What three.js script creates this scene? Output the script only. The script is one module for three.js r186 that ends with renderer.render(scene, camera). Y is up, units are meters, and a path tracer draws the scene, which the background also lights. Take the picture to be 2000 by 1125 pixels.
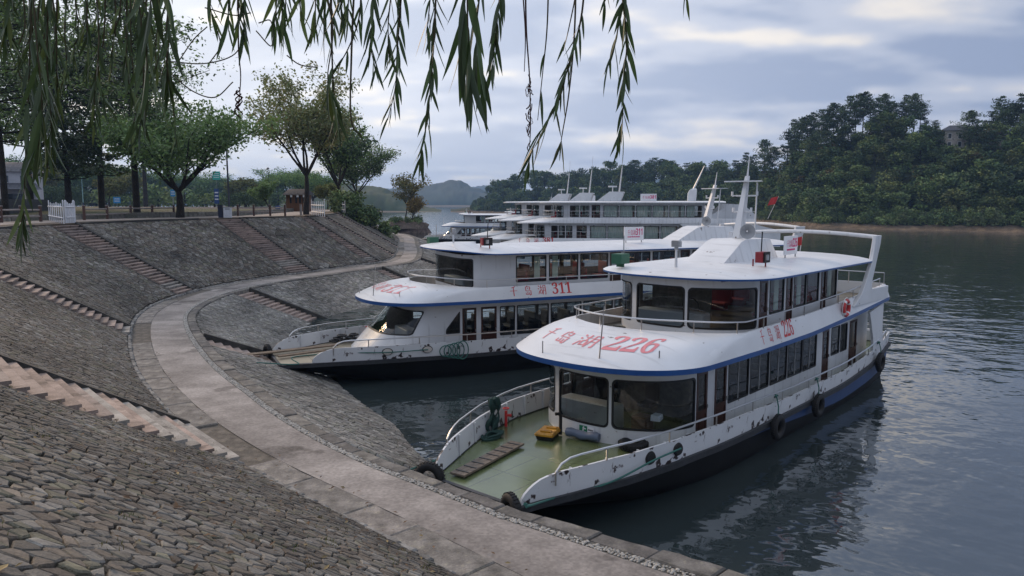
import * as THREE from 'three';
import { mergeGeometries, toCreasedNormals } from 'three/addons/utils/BufferGeometryUtils.js';
import { FontLoader } from 'three/addons/loaders/FontLoader.js';

// ---------- camera, sky, sun, exposure ----------
const FPX = 1480, EYE = 8, PITCH = Math.atan((562.5 - 395) / FPX);
const scene = new THREE.Scene();
const camera = new THREE.PerspectiveCamera(2 * Math.atan(562.5 / FPX) * 180 / Math.PI, 16 / 9, 0.1, 9000);
camera.position.set(0, EYE, 0);
camera.rotation.x = -PITCH;
const renderer = new THREE.WebGLRenderer({ antialias: true });
renderer.toneMapping = THREE.LinearToneMapping;
renderer.toneMappingExposure = 1.56;
renderer.shadowMap.enabled = true;
const sun = new THREE.DirectionalLight(0xffdcb4, 1.5);
sun.position.set(-190, 130, -210);
sun.castShadow = true; sun.shadow.radius = 26;
Object.assign(sun.shadow.camera, { left: -160, right: 160, top: 120, bottom: -120, near: 1, far: 800 });
sun.shadow.mapSize.set(2048, 2048);
scene.add(sun); scene.add(sun.target);
scene.fog = new THREE.FogExp2(0x97bdec, 0.00022);

// ---------- numbers ----------
function rng(seed) { let a = seed >>> 0; return () => { a = (a + 0x6D2B79F5) | 0; let t = Math.imul(a ^ (a >>> 15), 1 | a); t = (t + Math.imul(t ^ (t >>> 7), 61 | t)) ^ t; return ((t ^ (t >>> 14)) >>> 0) / 4294967296; }; }
const clamp = (x, a, b) => Math.min(b, Math.max(a, x)), mix = (a, b, t) => a + (b - a) * t;
const smooth = (a, b, x) => { const t = clamp((x - a) / (b - a), 0, 1); return t * t * (3 - 2 * t); };
const V = (x, y, z) => new THREE.Vector3(x, y, z);
function lerpTable(tab, x) { if (x <= tab[0][0]) return tab[0][1]; for (let i = 1; i < tab.length; i++) if (x <= tab[i][0]) { const [a, va] = tab[i - 1], [b, vb] = tab[i]; return va + (vb - va) * (x - a) / (b - a); } return tab[tab.length - 1][1]; }
function hash2(i, j, s) { let h = Math.imul(i, 374761393) ^ Math.imul(j, 668265263) ^ Math.imul(s + 11, 974711); h = Math.imul(h ^ (h >>> 13), 1274126177); h ^= h >>> 16; return (h >>> 0) / 4294967296; }
function vnoise(x, y, p, s) { const i = Math.floor(x), j = Math.floor(y), fx = x - i, fy = y - j, m = a => p ? ((a % p) + p) % p : a; const u = fx * fx * (3 - 2 * fx), v = fy * fy * (3 - 2 * fy); const a = hash2(m(i), m(j), s), b = hash2(m(i + 1), m(j), s), c = hash2(m(i), m(j + 1), s), d = hash2(m(i + 1), m(j + 1), s); return mix(mix(a, b, u), mix(c, d, u), v); }
function fbm(x, y, oct, p = 0, s = 0) { let a = 0, w = 0.5, t = 0; for (let k = 0; k < oct; k++) { a += w * vnoise(x, y, p, s + k * 7); t += w; x *= 2; y *= 2; p *= 2; w *= 0.5; } return a / t; }
// a pixel of the 2000 x 1125 photograph to a world point at height y, or at a given depth
function ray(px, py) { const dx = (px - 1000) / FPX, dy = -(py - 562.5) / FPX, c = Math.cos(PITCH), s = Math.sin(PITCH); return V(dx, dy * c - s, -c - dy * s); }
function W(px, py, y) { const d = ray(px, py), t = (y - EYE) / d.y; return V(d.x * t, y, d.z * t); }
function WD(px, py, depth) { const d = ray(px, py), t = -depth / d.z; return V(d.x * t, EYE + d.y * t, -depth); }

// ---------- sky: thin broken overcast at dusk, brighter and warmer towards the low sun ----------
{
  const w = 2048, h = 1024, data = new Float32Array(w * h * 4);
  const sunAz = Math.atan2(-190, 210);
  for (let j = 0; j < h; j++) {
    const el = (0.5 - (j + 0.5) / h) * Math.PI, se = Math.sin(el);
    for (let i = 0; i < w; i++) {
      const u = (i + 0.5) / w, phi = (u - 0.5) * 2 * Math.PI;      // u = 0.5 faces -z after the mapping below
      const az = phi;
      const k = (j * w + i) * 4;
      if (el < -0.26) { data[k] = 0.12; data[k + 1] = 0.14; data[k + 2] = 0.17; data[k + 3] = 1; continue; }
      const dAz = Math.atan2(Math.sin(az - sunAz), Math.cos(az - sunAz));
      const near = Math.exp(-dAz * dAz / 0.62) * Math.exp(-Math.max(0, el) * Math.max(0, el) / 0.5);
      const e = Math.max(el, 0.0);
      // cloud sheet: noise in the plane of the clouds so that it flattens to streaks at the horizon
      const r = 1 / (Math.sin(e) + 0.16), cx = Math.sin(az) * Math.cos(e) * r, cz = Math.cos(az) * Math.cos(e) * r;
      const n1 = fbm(cx * 1.5 + 5.3, cz * 2.6 + 2.2, 6, 0, 3), n2 = fbm(cx * 3.4 + 9.1, cz * 6.2 + 4.7, 5, 0, 21);
      const c = smooth(0.40, 0.60, n1 * 0.6 + n2 * 0.4);
      const wisp = smooth(0.56, 0.74, n2 * 0.55 + n1 * 0.45);
      // deep grey blue between, paler sheet above it
      let R = mix(0.265, 0.50, c), G = mix(0.335, 0.545, c), B = mix(0.49, 0.65, c);
      R += wisp * 0.36; G += wisp * 0.26; B += wisp * 0.09;
      const hz = Math.exp(-e / 0.10);                               // paler band low down
      R = mix(R, 0.50, hz * 0.5); G = mix(G, 0.54, hz * 0.5); B = mix(B, 0.655, hz * 0.5);
      R = mix(R, 0.98, near * 0.7); G = mix(G, 0.97, near * 0.7); B = mix(B, 0.94, near * 0.68);
      R += near * wisp * 0.25; G += near * wisp * 0.16;
      { const aw = 1 - 0.27 * smooth(0.5, 1.5, Math.abs(dAz)); R *= aw; G *= aw * 1.005; B *= aw * 1.03; }
      const up = 0.90 * (1 + 1.0 * smooth(0.25, 1.2, e));
      { const nz = smooth(0.25, 1.2, e); R *= up * (1 + 0.12 * nz); G *= up * (1 + 0.03 * nz); B *= up * (1 - 0.1 * nz); }
      if (el < 0) { const d = smooth(0, -0.25, el); R = mix(R, 0.12, d); G = mix(G, 0.14, d); B = mix(B, 0.17, d); }
      data[k] = R; data[k + 1] = G; data[k + 2] = B; data[k + 3] = 1;
    }
  }
  // DataTexture rows run bottom-up; three's equirect: u = atan2(dir.z, dir.x) / 2pi + 0.5
  const out = new Float32Array(w * h * 4);
  for (let j = 0; j < h; j++) for (let i = 0; i < w; i++) {
    const ang = ((i + 0.5) / w - 0.5) * 2 * Math.PI, dx = Math.cos(ang), dz = Math.sin(ang);
    const az = Math.atan2(dx, -dz);
    const si = Math.min(w - 1, Math.floor((az / (2 * Math.PI) + 0.5) * w));
    const s = (j * w + si) * 4, d = ((h - 1 - j) * w + i) * 4;
    for (let c = 0; c < 4; c++) out[d + c] = data[s + c];
  }
  const t = new THREE.DataTexture(out, w, h, THREE.RGBAFormat, THREE.FloatType);
  t.mapping = THREE.EquirectangularReflectionMapping; t.magFilter = t.minFilter = THREE.LinearFilter; t.needsUpdate = true;
  scene.background = t; scene.environment = t;
}

// ---------- textures (what surfaces are made of) ----------
function tex(n, fn, srgb = true) {
  const d = new Uint8Array(n * n * 4);
  for (let j = 0; j < n; j++) for (let i = 0; i < n; i++) { const c = fn(i / n, j / n), k = (j * n + i) * 4; if (typeof c === 'number') d[k] = d[k + 1] = d[k + 2] = clamp(c, 0, 1) * 255; else for (let q = 0; q < 3; q++) d[k + q] = clamp(c[q], 0, 1) * 255; d[k + 3] = 255; }
  const t = new THREE.DataTexture(d, n, n); t.wrapS = t.wrapT = THREE.RepeatWrapping; t.magFilter = THREE.LinearFilter; t.minFilter = THREE.LinearMipmapLinearFilter; t.generateMipmaps = true;
  if (srgb) t.colorSpace = THREE.SRGBColorSpace; t.needsUpdate = true; return t;
}
const rep = (t, m) => { const c = t.clone(); c.repeat.set(1 / m, 1 / m); c.needsUpdate = true; return c; };
const P8 = (x, y, f, o, s) => fbm(x * f, y * f, o, f, s);
const tMottle = tex(512, (x, y) => { const a = P8(x, y, 4, 5, 1), b = P8(x, y, 32, 3, 5), l = smooth(0.62, 0.72, P8(x, y, 10, 4, 9)); const v = 0.55 + 0.42 * a + 0.22 * (b - 0.5) ; return [v + l * 0.08, v + l * 0.08, v + l * 0.05]; });
const tGrain = tex(512, (x, y) => 0.5 + 0.7 * (P8(x, y, 64, 3, 31) - 0.5) + 0.5 * (P8(x, y, 8, 4, 33) - 0.5), false);
const tPatch = tex(1024, (x, y) => { const a = P8(x, y, 3, 6, 41), b = P8(x, y, 12, 5, 43), s = smooth(0.60, 0.70, P8(x, y, 6, 6, 47)), g = P8(x, y, 128, 2, 49); const v = 0.80 + 0.34 * (a - 0.5) + 0.28 * (b - 0.5) + 0.2 * (g - 0.5) - 0.2 * s; return [v + 0.01, v, v - 0.005]; });
const tPaint = tex(512, (x, y) => { const a = P8(x, y, 4, 6, 61), d = smooth(0.76, 0.82, P8(x, y, 24, 4, 67) * 0.7 + P8(x, y, 6, 4, 63) * 0.36), st = smooth(0.55, 0.8, fbm(x * 48, y * 6, 4, 6, 71)); const v = 0.92 + 0.16 * (a - 0.5) - 0.06 * st; return [v - d * 0.45, v - d * 0.5, v - d * 0.53]; });
const tRust = tex(1024, (x, y) => { const big = P8(x, y, 5, 5, 83), m = smooth(0.615, 0.655, P8(x, y, 14, 5, 81) * 0.75 + big * 0.32), st = smooth(0.68, 0.76, fbm(x * 40, y * 10, 5, 10, 87)); const v = 0.93 + 0.1 * (big - 0.5); const k = Math.max(m, st * 0.55); return [mix(v, 0.20, k), mix(v, 0.15, k), mix(v, 0.15, k)]; });
const tWood = tex(512, (x, y) => { const g = fbm(x * 6, y * 48, 4, 6, 91), f = fbm(x * 16, y * 128, 3, 16, 93); const v = 0.68 + 0.4 * (g - 0.5) + 0.3 * (f - 0.5); return [v, v * 0.97, v * 0.94]; });
const tBark = tex(512, (x, y) => { const g = fbm(x * 32, y * 6, 5, 6, 101); return 0.4 + 0.75 * (g - 0.25); });
const tSeam = tex(512, (x, y) => { const a = P8(x, y, 6, 5, 111); const l = (q, n) => { const d = Math.abs((q * n) % 1 - 0.5); return d > 0.492 ? 1 : 0; }; const s = Math.max(l(x, 3), l(y, 4)); const v = 0.86 + 0.2 * (a - 0.5) - 0.28 * s; return [v, v, v]; });

const std = (c, rough = 0.8, o = {}) => { const m = new THREE.MeshPhysicalMaterial({ roughness: rough, metalness: 0, ...o }); if (Array.isArray(c)) m.color.setRGB(...c); else m.color.set(c); return m; };

// ---------- mesh helpers ----------
class MB {
  constructor() { this.p = []; this.c = null; this.col = null; }
  color(r, g, b) { this.col = [r, g, b]; if (!this.c) { this.c = []; for (let i = 0; i < this.p.length / 3; i++) this.c.push(1, 1, 1); } return this; }
  tri(a, b, c) { this.p.push(a.x, a.y, a.z, b.x, b.y, b.z, c.x, c.y, c.z); if (this.c) for (let i = 0; i < 3; i++) this.c.push(...this.col); return this; }
  quad(a, b, c, d) { return this.tri(a, b, c).tri(a, c, d); }
  hexa(b, t) { for (let i = 0; i < 4; i++) { const j = (i + 1) % 4; this.quad(b[i], b[j], t[j], t[i]); } this.quad(t[0], t[1], t[2], t[3]); this.quad(b[3], b[2], b[1], b[0]); return this; }
  box(cx, cy, cz, w, h, d, ry = 0, rz = 0) {
    const e = new THREE.Euler(0, ry, rz), q = (x, y, z) => V(x * w / 2, y * h / 2, z * d / 2).applyEuler(e).add(V(cx, cy, cz));
    return this.hexa([q(-1, -1, 1), q(1, -1, 1), q(1, -1, -1), q(-1, -1, -1)], [q(-1, 1, 1), q(1, 1, 1), q(1, 1, -1), q(-1, 1, -1)]);
  }
  // box with chamfered vertical and top edges
  cbox(cx, cy, cz, w, h, d, b = 0.02, ry = 0) {
    const e = new THREE.Euler(0, ry, 0), ring = (y, i) => { const x = w / 2 - i, z = d / 2 - i, k = Math.max(b - i, 0) ; return [[-x + k, z], [x - k, z], [x, z - k], [x, -z + k], [x - k, -z], [-x + k, -z], [-x, -z + k], [-x, z - k]].map(([a, c]) => V(a, y, c).applyEuler(e).add(V(cx, cy, cz))); };
    return this.rings([ring(-h / 2 + b, 0).map(p => p.clone().setY(cy - h / 2)), ring(h / 2 - b, 0), ring(h / 2, b)], true, true);
  }
  rings(rs, close = true, caps = false) {
    for (let i = 0; i + 1 < rs.length; i++) { const a = rs[i], b = rs[i + 1], n = a.length; for (let j = 0; j < (close ? n : n - 1); j++) { const k = (j + 1) % n; this.quad(a[j], a[k], b[k], b[j]); } }
    if (caps) { const f = rs[0], l = rs[rs.length - 1]; for (let j = 1; j + 1 < f.length; j++) { this.tri(f[0], f[j + 1], f[j]); this.tri(l[0], l[j], l[j + 1]); } }
    return this;
  }
  tube(pts, r, seg = 6, caps = true) {
    const rs = []; const rad = typeof r === 'function' ? r : Array.isArray(r) ? i => r[i] : () => r;
    let ref = null;
    for (let i = 0; i < pts.length; i++) {
      const t = pts[Math.min(i + 1, pts.length - 1)].clone().sub(pts[Math.max(i - 1, 0)]).normalize();
      if (!ref) ref = Math.abs(t.y) < 0.9 ? V(0, 1, 0) : V(1, 0, 0);
      const a = ref.clone().addScaledVector(t, -ref.dot(t)).normalize(), b = t.clone().cross(a); ref = a;
      const R = rad(i); rs.push(Array.from({ length: seg }, (_, k) => { const w = k / seg * 2 * Math.PI; return pts[i].clone().addScaledVector(a, Math.cos(w) * R).addScaledVector(b, Math.sin(w) * R); }));
    }
    return this.rings(rs, true, caps);
  }
  cyl(x, y, z, r0, r1, h, seg = 10) { return this.tube([V(x, y, z), V(x, y + h, z)], [r0, r1], seg); }
  lathe(prof, cx = 0, cy = 0, cz = 0, seg = 12) { return this.rings(prof.map(([r, y]) => Array.from({ length: seg }, (_, k) => { const w = -k / seg * 2 * Math.PI; return V(cx + Math.cos(w) * r, cy + y, cz + Math.sin(w) * r); })), true, false); }
  geo(g, m) { g = g.index ? g.toNonIndexed() : g; const a = g.attributes.position, v = V(0, 0, 0); for (let i = 0; i < a.count; i++) { v.fromBufferAttribute(a, i); if (m) v.applyMatrix4(m); this.p.push(v.x, v.y, v.z); if (this.c) this.c.push(...this.col); } return this; }
  mb(o, f) { for (let i = 0; i < o.p.length; i += 3) { const v = f(V(o.p[i], o.p[i + 1], o.p[i + 2])); this.p.push(v.x, v.y, v.z); if (this.c) this.c.push(...(o.c ? o.c.slice(i, i + 3) : this.col)); } return this; }
  toGeo(crease = 0.6, uvo = [0, 0]) {
    let g = new THREE.BufferGeometry(); g.setAttribute('position', new THREE.Float32BufferAttribute(this.p, 3));
    if (this.c) g.setAttribute('color', new THREE.Float32BufferAttribute(this.c, 3));
    g.computeVertexNormals();
    const N = g.attributes.normal, Pp = this.p, uv = new Float32Array(Pp.length / 3 * 2);
    for (let i = 0; i < Pp.length / 3; i++) {   // uv in metres, box mapped by the face's own direction
      const k = i - i % 3, nx = Math.abs(N.getX(k)), ny = Math.abs(N.getY(k)), nz = Math.abs(N.getZ(k)), x = Pp[3 * i], y = Pp[3 * i + 1], z = Pp[3 * i + 2];
      const [a, b] = ny >= nx && ny >= nz ? [x, z] : nx > nz ? [z, y] : [x, y];
      uv[2 * i] = a + uvo[0]; uv[2 * i + 1] = b + uvo[1];
    }
    g.setAttribute('uv', new THREE.BufferAttribute(uv, 2));
    if (crease > 0) g = toCreasedNormals(g, crease);
    return g;
  }
  build(name, mat, parent = scene, crease = 0.6) { return mesh(name, this.toGeo(crease), mat, parent); }
}
const used = {};
function mesh(name, g, mat, parent = scene) { const m = new THREE.Mesh(g, mat); m.castShadow = m.receiveShadow = true; m.name = parent === scene ? numbered(name) : name; parent.add(m); return m; }
function numbered(n) { const k = used[n] = (used[n] ?? -1) + 1; return k ? `${n}_${String(k).padStart(3, '0')}` : n; }
function tag(o, label, category, group) { o.userData.label = label; o.userData.category = category; if (group) o.userData.group = group; return o; }
function thing(name, label, category, pos = [0, 0, 0], ry = 0, group) { const g = new THREE.Group(); g.name = numbered(name); g.position.set(...pos); g.rotation.y = ry; scene.add(g); return tag(g, label, category, group); }
function struct(o) { o.userData.kind = 'structure'; return o; }
function copyOf(o, label) { const c = o.clone(); c.userData = { ...o.userData }; if (label) c.userData.label = label; c.name = numbered(o.name.replace(/_\d{3}$/, '')); scene.add(c); return c; }

// ---------- shared materials ----------
const M = {
  white: std([0.74, 0.76, 0.78], 0.38, { map: rep(tPaint, 6), clearcoat: 0.25, clearcoatRoughness: 0.3 }),
  bulwark: std([0.74, 0.76, 0.78], 0.42, { map: rep(tRust, 5) }),
  cream: std([0.62, 0.58, 0.53], 0.5, { map: rep(tPaint, 3) }),
  blue: std([0.012, 0.085, 0.30], 0.35, { map: rep(tPaint, 4) }),
  navy: std([0.012, 0.055, 0.18], 0.45, { map: rep(tPaint, 4) }),
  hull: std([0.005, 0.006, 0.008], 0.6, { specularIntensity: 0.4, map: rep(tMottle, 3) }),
  strake: std([0.045, 0.05, 0.06], 0.6, { map: rep(tMottle, 2) }),
  steel: std([0.56, 0.55, 0.54], 0.28, { metalness: 1 }),
  rubber: std([0.012, 0.012, 0.013], 0.75, { map: rep(tMottle, 1) }),
  gasket: std([0.01, 0.01, 0.011], 0.5),
  door: std([0.10, 0.032, 0.018], 0.4, { map: rep(tWood, 1.2) }),
  glass: std([0.70, 0.76, 0.78], 0.02, { transmission: 1, thickness: 0, ior: 1.5, specularIntensity: 1 }),
  deck: std([0.15, 0.19, 0.08], 0.24, { map: rep(tSeam, 4.2), clearcoat: 0.5, clearcoatRoughness: 0.22 }),
  deckPale: std([0.22, 0.20, 0.15], 0.45, { map: rep(tMottle, 2) }),
  red: std([0.50, 0.03, 0.03], 0.5), darkRed: std([0.22, 0.012, 0.02], 0.5), letter: std([0.66, 0.22, 0.24], 0.6), pink: std([0.62, 0.03, 0.16], 0.6),
  board: std([0.74, 0.74, 0.75], 0.5), black: std([0.01, 0.01, 0.01], 0.6),
  seat: std([0.03, 0.035, 0.045], 0.7), seatRed: std([0.30, 0.02, 0.03], 0.7), inside: std([0.30, 0.27, 0.23], 0.8, { map: rep(tMottle, 3) }),
  curtain: std([0.74, 0.80, 0.70], 0.95), wood: std([0.30, 0.17, 0.09], 0.6, { map: rep(tWood, 1.5) }),
  plank: std([0.30, 0.255, 0.21], 0.75, { map: rep(tWood, 1.5) }), green: std([0.03, 0.12, 0.07], 0.6), rope: std([0.03, 0.12, 0.10], 0.85),
  yellow: std([0.62, 0.30, 0.015], 0.5, { map: rep(tMottle, 1) }), tarp: std([0.10, 0.13, 0.19], 0.5), grey: std([0.33, 0.34, 0.35], 0.6),
};
const font = await new FontLoader().loadAsync('fonts/droid/droid_serif_bold.typeface.json');
const fontSans = await new FontLoader().loadAsync('fonts/droid/droid_sans_bold.typeface.json');
// ---------- water ----------
{
  const tw = tex(1024, (x, y) => { const a = fbm(x * 10, y * 18, 4, 2, 201), b = P8(x + 0.03 * Math.sin(6.283 * y * 2), y, 40, 3, 205), c = P8(x, y, 4, 3, 209); return 0.5 + 0.55 * (P8(x, y, 14, 4, 203) - 0.5) + 0.20 * (b - 0.5) + 0.5 * (c - 0.5) + 0 * a; }, false);
  const m = std([0.026, 0.036, 0.037], 0.03, { ior: 2.25, bumpMap: rep(tw, 22), bumpScale: 0.10 });
  const g = new THREE.PlaneGeometry(6000, 5000, 1, 1); g.rotateX(-Math.PI / 2); g.translate(0, 0, -1500);
  const uv = g.attributes.uv, p = g.attributes.position; for (let i = 0; i < uv.count; i++) uv.setXY(i, p.getX(i), p.getZ(i));
  struct(mesh('water', g, m));
}

// ---------- the stepped bank: one master line (inner edge of the walkway) and offsets towards the land ----------
const HW = 2.0, HP = 6.6, RUN = 7.8, FOOT = 0.78;
const inner = [[950, 1090], [840, 1035], [700, 970], [575, 915], [490, 868], [416, 820], [351, 762], [319, 724], [299, 680], [294, 643], [302, 617], [324, 599], [360, 583], [400, 570], [462, 556], [555, 541], [620, 532], [700, 521], [766, 511], [787, 496], [789, 478], [786, 463]].map(([a, b]) => W(a, b, HW));
let wsc = () => 1;
const bank = (() => {
  const a = inner[0], b = inner[2], d = a.clone().sub(b).normalize();
  const pts = [a.clone().addScaledVector(d, 40), a.clone().addScaledVector(d, 24), a.clone().addScaledVector(d, 10), ...inner];
  const L = inner[inner.length - 1], K = inner[inner.length - 2], e = L.clone().sub(K).normalize();
  pts.push(L.clone().addScaledVector(e, 14).add(V(-2, 0, 0)), L.clone().addScaledVector(e, 30).add(V(-10, 0, 0)));
  const c = new THREE.CatmullRomCurve3(pts, false, 'centripetal'), len = c.getLength(), n = Math.ceil(len / 0.5);
  let P = c.getSpacedPoints(n), Q = P;
  for (let it = 0; it < 14; it++) { Q = P.map((p, i) => i && i < P.length - 1 ? p.clone().multiplyScalar(0.5).addScaledVector(P[i - 1], 0.25).addScaledVector(P[i + 1], 0.25) : p); P = Q; }
  let N = P.map((p, i) => { const t = P[Math.min(i + 1, n)].clone().sub(P[Math.max(i - 1, 0)]).normalize(); return V(t.z, 0, -t.x); });
  for (let it = 0; it < 60; it++) N = N.map((v, i) => i && i < n ? v.clone().multiplyScalar(0.5).addScaledVector(N[i - 1], 0.25).addScaledVector(N[i + 1], 0.25).normalize() : v);
  const step = len / n;
  return {
    len,
    at(u, o, y) { const f = clamp(u / step, 0, n - 1e-4), i = Math.floor(f), t = f - i; const p = P[i].clone().lerp(P[i + 1], t), v = N[i].clone().lerp(N[i + 1], t); return p.addScaledVector(v, o < 0 ? o * wsc(u) : o).setY(y); },
    near(q) { let b = 0, bd = 1e9; P.forEach((p, i) => { const d = (p.x - q.x) ** 2 + (p.z - q.z) ** 2; if (d < bd) { bd = d; b = i; } }); return b * step; },
    dir(u) { const f = clamp(u / step, 0, n - 1e-4), i = Math.floor(f); return N[i].clone().lerp(N[i + 1], f - i).normalize(); },
  };
})();
const OUT = -2.45, PEB = -1.95, PATH = -1.72;                       // outer edge, pebble strip, path
const uWall = bank.near(W(655, 877, HW));                            // nearer than this the edge is a low wall
const uAt = (a, b) => bank.near(W(a, b, HW)) ;
const uE = [uAt(1440, 1115), uAt(1220, 1052), uAt(1080, 1014), uAt(1020, 994)];
wsc = u => lerpTable([[uE[0] - 3, 1.12], [uE[0], 1.03], [uE[1], 0.9], [uE[2], 0.79], [uE[3], 0.74], [uWall - 2, 0.71], [uWall + 7, 0.93], [uWall + 16, 0.9], [uWall + 26, 0.82], [uWall + 50, 0.92]], u);
const edgeY = u => HW - 0.95 * smooth(uWall + 0.6, uWall - 0.2, u);
const lowRun = u => lerpTable([[uWall - 14, 2.2], [uWall - 6, 4.0], [uWall, 4.4], [uWall + 16, 5.6], [uWall + 40, 6], [uWall + 80, 6], [bank.len, 6]], u);
const upper = (u, v, h = 0) => { const t = v / 9.05, o = mix(FOOT + 0.12, FOOT + RUN, t), y = mix(HW + 0.12, HP - 0.06, t); return bank.at(u, o, y).addScaledVector(bank.dir(u).multiplyScalar(-0.5).setY(0.86).normalize(), h); };
const lower = (u, v, h = 0) => { const r = lowRun(u), y0 = edgeY(u) - 0.06, len = Math.hypot(r, y0), t = v / len; return bank.at(u, OUT - r * t, y0 * (1 - t)).addScaledVector(bank.dir(u).multiplyScalar(y0 / len * -1).setY(r / len).normalize(), h); };

const stoneMat = std([1, 1, 1], 0.93, { vertexColors: true, map: rep(tMottle, 0.9), bumpMap: rep(tGrain, 0.7), bumpScale: 0.012 });
const mossMat = std([0.040, 0.036, 0.026], 1, { map: rep(tMottle, 1.3) });
function cells(u0, u1, v0, v1, cw, ch, r) {   // rough rubble: cells of a jittered grid, courses shifted
  const nu = Math.max(1, Math.round((u1 - u0) / cw)), nv = Math.max(1, Math.round((v1 - v0) / ch)), a = (u1 - u0) / nu, b = (v1 - v0) / nv, S = [];
  for (let j = -1; j <= nv; j++) { const row = []; for (let i = -1; i <= nu; i++) row.push([u0 + (i + 0.5 + (j & 1 ? 0.25 : -0.25) + (r() - 0.5) * 0.85) * a, v0 + (j + 0.5 + (r() - 0.5) * 0.8) * b]); S.push(row); }
  const out = [];
  for (let j = 0; j <= nv + 1; j++) for (let i = 0; i <= nu + 1; i++) {
    const [cx, cy] = S[j][i]; if (cx < u0 || cx > u1 || cy < v0 || cy > v1) continue;
    let poly = [[Math.max(u0, cx - 2 * a), Math.max(v0, cy - 2 * b)], [Math.min(u1, cx + 2 * a), Math.max(v0, cy - 2 * b)], [Math.min(u1, cx + 2 * a), Math.min(v1, cy + 2 * b)], [Math.max(u0, cx - 2 * a), Math.min(v1, cy + 2 * b)]];
    for (let q = -2; q <= 2; q++) for (let p = -2; p <= 2; p++) {
      const s = (p || q) && S[j + q] && S[j + q][i + p]; if (!s) continue;
      const mx = (cx + s[0]) / 2, my = (cy + s[1]) / 2, nx = s[0] - cx, ny = s[1] - cy, f = pt => (pt[0] - mx) * nx + (pt[1] - my) * ny, np = [];
      for (let k = 0; k < poly.length; k++) { const A = poly[k], B = poly[(k + 1) % poly.length], fa = f(A), fb = f(B); if (fa <= 0) np.push(A); if (fa * fb < 0) { const t = fa / (fa - fb); np.push([mix(A[0], B[0], t), mix(A[1], B[1], t)]); } }
      poly = np; if (poly.length < 3) break;
    }
    if (poly.length >= 3) out.push({ c: [cx, cy], poly });
  }
  return out;
}
function stoneInto(mb, cell, map, r, joint, hMax) {
  let cu = 0, cv = 0; for (const p of cell.poly) { cu += p[0]; cv += p[1]; } cu /= cell.poly.length; cv /= cell.poly.length;
  let poly = cell.poly.filter((p, i, a) => { const q = a[(i + 1) % a.length]; return Math.hypot(p[0] - q[0], p[1] - q[1]) > 0.035; });
  if (poly.length < 3) return false;
  const h = hMax * (0.45 + 0.55 * r()), tu = (r() - 0.5) * 0.05, tv = (r() - 0.5) * 0.07, wob = poly.map(() => 0.95 + 0.05 * r());
  const ring = (ins, hh, tilt) => poly.map((p, i) => { const du = p[0] - cu, dv = p[1] - cv, l = Math.hypot(du, dv), k = Math.max(0.15, (l - ins) / l * wob[i]); return map(cu + du * k, cv + dv * k, hh + (tilt ? du * tu + dv * tv : 0)); });
  const a = ring(joint, -0.05, 0), b = ring(joint, h - 0.012, 1), c = ring(joint + 0.016, h, 1), m = map(cu, cv, h + 0.008 * (r() - 0.4));
  mb.rings([a, b, c]); for (let i = 0; i < c.length; i++) mb.tri(c[i], c[(i + 1) % c.length], m);
  return true;
}
const stoneTones = [[0.225, 0.205, 0.175], [0.25, 0.232, 0.205], [0.195, 0.178, 0.155], [0.235, 0.198, 0.158], [0.20, 0.192, 0.142], [0.31, 0.295, 0.265], [0.15, 0.125, 0.102]];
const paleTones = [[0.39, 0.372, 0.34], [0.45, 0.435, 0.40], [0.34, 0.328, 0.30], [0.39, 0.358, 0.318], [0.33, 0.322, 0.268]];
function slopePanel(map, u0, u1, len, seed, tones, label, { cw = 0.52, ch = 0.33, single = 300, hMax = 0.05, v0 = 0.03 } = {}) {
  const g = struct(new THREE.Group()); g.name = numbered('stone_slope'); g.userData.label = label; scene.add(g);
  const base = new MB(), nu = Math.ceil((u1 - u0) / 0.8);
  for (let i = 0; i < nu; i++) { const a = mix(u0, u1, i / nu), b = mix(u0, u1, (i + 1) / nu), l = typeof len === 'function' ? len : () => len; for (let k = 0; k < 6; k++) base.quad(map(a, l(a) * k / 6, -0.03), map(b, l(b) * k / 6, -0.03), map(b, l(b) * (k + 1) / 6, -0.03), map(a, l(a) * (k + 1) / 6, -0.03)); }
  base.build('mortar_bed', mossMat, g, 0);
  const r = rng(seed), lm = typeof len === 'function' ? Math.max(...Array.from({ length: 20 }, (_, i) => len(mix(u0, u1, i / 19)))) : len;
  const list = cells(u0 + 0.02, u1 - 0.02, v0, lm - 0.03, cw, ch, r).filter(c => typeof len !== 'function' || c.c[1] < len(c.c[0]) - 0.05);
  for (const c of list) { const p = map(c.c[0], c.c[1]), d = p.clone().sub(camera.position), f = d.clone().applyEuler(new THREE.Euler(PITCH, 0, 0)); const inF = f.z < -1 && Math.abs(f.x / f.z) < 0.69 && Math.abs(f.y / f.z) < 0.39; c.size = inF ? 1 / d.length() : 0; }
  list.sort((a, b) => b.size - a.size);
  const rest = new MB(); rest.color(1, 1, 1); let n = 0;
  for (const c of list) {
    const t = tones[Math.floor(r() * tones.length)], k = 0.62 + 0.36 * r() + 1.1 * (fbm(c.c[0] * 0.35 + 40, c.c[1] * 0.5 + 9, 4, 0, seed) - 0.5);
    const own = n < single && c.size > 0, mb = own ? new MB() : rest; mb.color(t[0] * k, t[1] * k, t[2] * k);
    if (!stoneInto(mb, c, map, r, 0.005 + 0.012 * r(), hMax * (r() < 0.08 ? 0.2 : 1))) continue;
    if (own) { mesh(n ? `stone_${String(n).padStart(3, '0')}` : 'stone', mb.toGeo(0.5, [r() * 3, r() * 3]), stoneMat, g); n++; }
  }
  if (rest.p.length) rest.build('paving_stones', stoneMat, g, 0.5).userData.kind = 'stuff';
  return g;
}
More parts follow.
